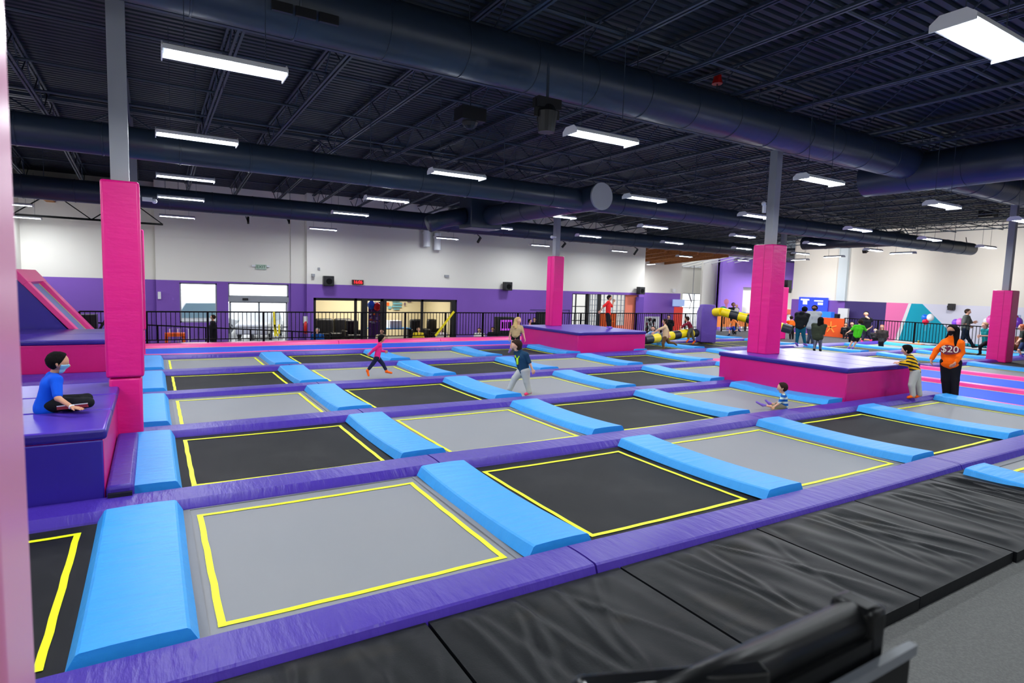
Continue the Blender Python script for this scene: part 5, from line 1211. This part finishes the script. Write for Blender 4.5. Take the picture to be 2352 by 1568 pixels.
# --- right side crowd
person('boy in green football shirt running on the far right court', (1958, 802), 0, dict(head=(1976.5, 740), neck=(1973.5, 747), pelvis=(1968, 773), elL=(1955, 758), wrL=(1946, 764), elR=(1989, 759), wrR=(2000, 752), knL=(1957, 785), anL=(1949.5, 798), toL=(1946, 801), knR=(1966, 786), anR=(1958, 799), toR=(1955, 802)),
    hpx=71, hd=13, face=95, shirt=C_('green_shirt', (70, 190, 30)), pants=BLK, shoe=C_('purple_sock', (130, 100, 200)), sleeve=.46, leg=.38, hair='brown', skin='light', bulk=1.15, socks_h=.1)
person('person in black t-shirt with hands at mouth and pink shoes', (1982, 786), 0, dict(head=(1989.5, 721.5), neck=(1990.5, 730), pelvis=(1990, 755), elR=(1984, 740), wrR=(1995, 735.5), elL=(2002, 737), wrL=(1994.5, 730), knR=(1985.5, 769), anR=(1980, 782), knL=(1995, 769), anL=(2001, 780)),
    hpx=73, hd=13, face=262, shirt=BLK, pants=C_('dark_jeans', (40, 42, 54)), shoe=C_('neon_pink', (255, 50, 110)), sleeve=.45, hair='black', skin='light', bulk=1.15, socks_h=.05)
person('tall person in black hoodie and teal trousers seen from behind', (1840, 795), .08, dict(head=(1848, 711), neck=(1843.5, 719), pelvis=(1839, 750), elL=(1828, 735), wrL=(1831, 745), elR=(1853, 736), wrR=(1850, 746), knL=(1832, 769), anL=(1829.5, 788), toL=(1832, 793), knR=(1845.5, 769), anR=(1849, 789), toR=(1853, 793)),
    hpx=93, hd=13.5, face=70, shirt=BLK, pants=C_('teal', (10, 86, 112)), shoe=C_('purple_sock', (130, 100, 200)), sleeve=1, hair='black', skin='dark', bulk=1.3, hood=True, hairv=1.2, socks_h=.04)
person('person in light grey sweater and black mask beside the teal trousers', (1862, 793), .0, dict(head=(1871, 708), neck=(1870.5, 716), pelvis=(1864, 750), elR=(1857, 733), wrR=(1859, 745), elL=(1880, 733), wrL=(1876, 746), knR=(1860, 769), anR=(1855, 786), knL=(1866, 770), anL=(1866.5, 786)),
    hpx=93, hd=13.5, face=255, shirt=C_('grey_sweater', (160, 162, 166)), pants=C_('slate', (60, 66, 82)), shoe=BLK, sleeve=1, hair='black', skin='dark', mask=MATS['black_mask'], bulk=1.3, hairv=1.22)
person('person in olive jacket and checked trousers seen from behind', (1878, 806), .0, dict(head=(1885, 735.5), neck=(1882, 744), pelvis=(1878.5, 772), elL=(1867, 757), wrL=(1867, 768), elR=(1893.5, 756), wrR=(1892, 767), knL=(1872.5, 787), anL=(1870, 802), knR=(1884, 787), anR=(1884, 803)),
    hpx=84, hd=15, face=80, shirt=C_('olive', (52, 58, 44)), pants=stripe('check', (116, 120, 140), (70, 72, 92), 14, (1, .4, 0)), shoe=BLK, sleeve=1, hair='black', skin='dark', bulk=1.4, longhair=((.3, .1, .8, .36, .3), (.25, -.3, .6, .3, .22)), jacket=.02)
person('man in grey t-shirt running behind the woman in orange', (2240, 798), 0, dict(head=(2223, 716.5), neck=(2220.5, 724.5), pelvis=(2217, 755), elR=(2214, 742), wrR=(2230, 749), elL=(2231, 741), wrL=(2236, 740), knR=(2222.5, 775), anR=(2236, 795), toR=(2243, 796), knL=(2212, 774), anL=(2206, 792), toL=(2211, 796)),
    hpx=92, hd=14, face=350, shirt=C_('charcoal_tee', (84, 88, 86)), pants=C_('dark_blue', (26, 36, 56)), shoe=BLK, sleeve=.46, hair='brown', skin='light', bulk=1.25, socks_h=.05)
person('boy in teal t-shirt running beside the far right pink column', (2245, 817), 0, dict(head=(2262, 747.5), neck=(2263.5, 756), pelvis=(2266.5, 785), elL=(2275, 772), wrL=(2253, 771), elR=(2257, 768), wrR=(2249, 772), knL=(2251.5, 795), anL=(2251, 810), toL=(2244, 815), knR=(2276, 797), anR=(2282, 811), toR=(2286, 815)),
    hpx=80, hd=14.5, face=215, shirt=C_('teal_tee', (14, 124, 126)), pants=BLK, shoe=BLK, sleeve=.46, hair='tan', skin='light', bulk=1.15, socks_h=.04)
person('red haired child at the right edge in dark shirt', (2345, 824), 0, dict(head=(2347, 752), neck=(2349, 761), pelvis=(2351, 787), elL=(2347, 776), wrL=(2338, 785), elR=(2344, 775), wrR=(2336, 787), knL=(2340, 804), anL=(2347, 818), toL=(2341, 822), knR=(2356, 806), anR=(2362, 818)),
    hpx=76, hd=15, face=185, shirt=C_('dark_green', (38, 48, 44)), pants=C_('plaid_blue', (40, 56, 96)), shoe=C_('purple_sock', (130, 100, 200)), sleeve=.46, leg=.4, hair='ginger', skin='light', bulk=1.15)
person('child in orange top and blue shorts running by the orange counter', (1674, 771), 0, dict(head=(1687, 727), neck=(1686, 733), pelvis=(1684, 750), elR=(1679, 742), wrR=(1676, 748), elL=(1693, 741), wrL=(1696, 747), knR=(1676, 758), anR=(1675, 768), toR=(1671, 771), knL=(1688, 759), anL=(1697, 758), toL=(1700, 761)),
    hh=1.3, hd=9, face=190, shirt=C_('orange_tee', (244, 130, 60)), pants=C_('bright_blue', (30, 60, 160)), shoe=C_('navy_sock', (26, 30, 80)), sleeve=.45, leg=.42, hair='brown', skin='light', socks_h=.2)
p = person('man in black holding a baby beyond the yellow striped arm', (1686, 767), 0, dict(head=(1684.5, 700), neck=(1685, 707), pelvis=(1686, 732), elR=(1678, 720), wrR=(1688, 718), elL=(1694, 720), wrL=(1688, 714), knR=(1684, 748), anR=(1684, 764), knL=(1689, 748), anL=(1689, 764)),
    hh=1.75, hd=10.5, face=280, shirt=BLK, pants=BLK, shoe=BLK, sleeve=1, hair='black', skin='dark', bulk=1.3)
person('baby in white held by the man in black', (1692, 718), 1.0, dict(head=(1692, 703), neck=(1692, 708), pelvis=(1692, 715), elR=(1688, 711), wrR=(1687, 714), elL=(1696, 711), wrL=(1697, 714), knR=(1690, 719), anR=(1690, 723), knL=(1694, 719), anL=(1694, 723)),
    hh=.62, hd=7.5, face=240, shirt=C_('baby_white', (226, 216, 206)), pants=C_('baby_white', (226, 216, 206)), shoe=None, sleeve=1, hair='tan', skin='light', D=depth_of(p['ch'])-.24, bulk=1.3, res=.02, hand_res=.008)
def onlooker(lab, x, y, hp_, z0, shirt, hair='black', skin='light', face=262, adult=1.62, standing=False, mask=None, hh=None, sleeve=.97, longhair=None, pants=None):
    hdm = .225 if adult > 1.4 else .2; D = hdm*F_PX/hp_; s = F_PX/D
    hc = at(x, y, D); g = z0
    if standing: q = dict(neck=.9, pelvis=None)
    yz = lambda z: y+(hc.z-z)*s
    m = {}
    pz = (g+adult*.52) if standing else max(g+.46, hc.z-.60)
    m['head'] = (x, y); m['neck'] = (x, yz(hc.z-.17)); m['pelvis'] = (x+1, yz(pz))
    w_ = .2*s*abs(math.sin(math.radians(face)))+.03*s
    m['elR'] = (x-w_*1.15, yz(hc.z-.45)); m['elL'] = (x+w_*1.15, yz(hc.z-.45)); m['wrR'] = (x-w_*.5, yz(hc.z-.55)); m['wrL'] = (x+w_*.5, yz(hc.z-.55))
    kz = g+adult*.27 if standing else g+.46
    az = g+.07
    fx = math.cos(math.radians(face))*(0 if standing else .38*s)
    m['knR'] = (x-3+fx, yz(kz)); m['knL'] = (x+3+fx, yz(kz)); m['anR'] = (x-3+fx, yz(az)); m['anL'] = (x+3+fx, yz(az))
    dk_ = {} if standing else dict(knR=.35*math.sin(math.radians(face)), knL=.35*math.sin(math.radians(face)), anR=.35*math.sin(math.radians(face)), anL=.35*math.sin(math.radians(face)))
    return person(lab, (x, y), g, m, hh=adult, hd=hp_, face=face, D=D, shirt=shirt, pants=pants or BLK, shoe=BLK, sleeve=sleeve, hair=hair, skin=skin, mask=mask, dd=dk_, longhair=longhair, bulk=1.25, res=.014, hand_res=.006, socks_h=.05)
LHR = ((.3, .15, .8, .34, .26), (.25, -.25, .8, .3, .2))
onlooker('dark clothed person walking past the left window behind the fence', 489, 729, 12.5, ZL, BLK, 'brown', standing=True, adult=1.7, face=185)
onlooker('seated man in blue jacket and grey beanie behind the back fence', 729, 759, 11.5, ZL, C_('jacket_blue', (10, 70, 140)), 'grey')
onlooker('dark haired person seated behind the girl in pink', 877, 761, 11, ZL, C_('cream_top', (200, 180, 150)), 'black')
onlooker('person in yellow top seated before the party room', 961, 757, 10, ZL, C_('yellow_top', (214, 186, 40)), 'tan')
onlooker('person in pale top seated near the diagonal caution tape', 1014, 757, 10, ZL, C_('pale_top', (206, 190, 190)), 'brown')
onlooker('person in white top seated below the wall left of the kiosk', 1101, 758, 10, ZL, C_('white_top', (220, 216, 210)), 'black', longhair=LHR)
onlooker('person in black top seated just left of the kiosk', 1132, 756, 10, ZL, BLK, 'black', skin='mid')
onlooker('child in red top seated behind the fence near the centre block', 1217, 738, 10.5, ZL+.4, C_('red_tee', (222, 40, 40)), 'black', adult=1.3, face=340)
onlooker('person in black standing behind the fence near the centre block', 1228, 734, 9.5, ZL, BLK, 'black', standing=True, adult=1.6)
onlooker('person in black standing behind the fence near the goods rack', 1536, 728, 9, ZL, BLK, 'black', standing=True, adult=1.6)
onlooker('staff member in orange t-shirt beyond the fallen arm tip', 1818, 730, 9.5, 0, C_('orange_staff', (246, 110, 30)), 'brown', standing=True, adult=1.5, face=90, sleeve=.45)
onlooker('long haired person in black seated by the right fence, leftmost', 1943, 746, 9, 0, BLK, 'black', longhair=LHR, skin='mid', adult=1.5)
onlooker('brown haired person in black seated behind the boy in green', 1957, 744, 10, 0, BLK, 'brown', longhair=LHR, adult=1.5)
onlooker('masked person in dark clothes seated on the carpet edge', 2011, 758, 9.5, -.25, C_('dark_coat', (40, 38, 42)), 'black', mask=M_WHITEP, adult=1.5)
onlooker('brown haired person in dark coat seated by the right fence', 2026, 751, 10.5, -.25, C_('brown_coat', (58, 50, 48)), 'ginger', longhair=LHR, adult=1.5)
o = MB().ball((0, 0, .35), .42, 14, 10, (1.1, 1, .85)).build('bean_bag', mat('brown_leather', (140, 72, 40), .6), smooth=True); o.location = onz(2330, 808, 0)+Vector((1.2, 0.3, 0)); tag(o, 'brown bean bag beyond the fence near the right edge', 'bean bag')
# text curves to meshes so that each keeps one outline of its own
dg_ = bpy.context.evaluated_depsgraph_get()
for o in [o for o in COL.objects if o.type == 'FONT']:
    me = bpy.data.meshes.new_from_object(o.evaluated_get(dg_)); n = bpy.data.objects.new(o.name, me); COL.objects.link(n)
    n.parent = o.parent; n.matrix_local = o.matrix_local; nm = o.name
    bpy.data.objects.remove(o); n.name = nm
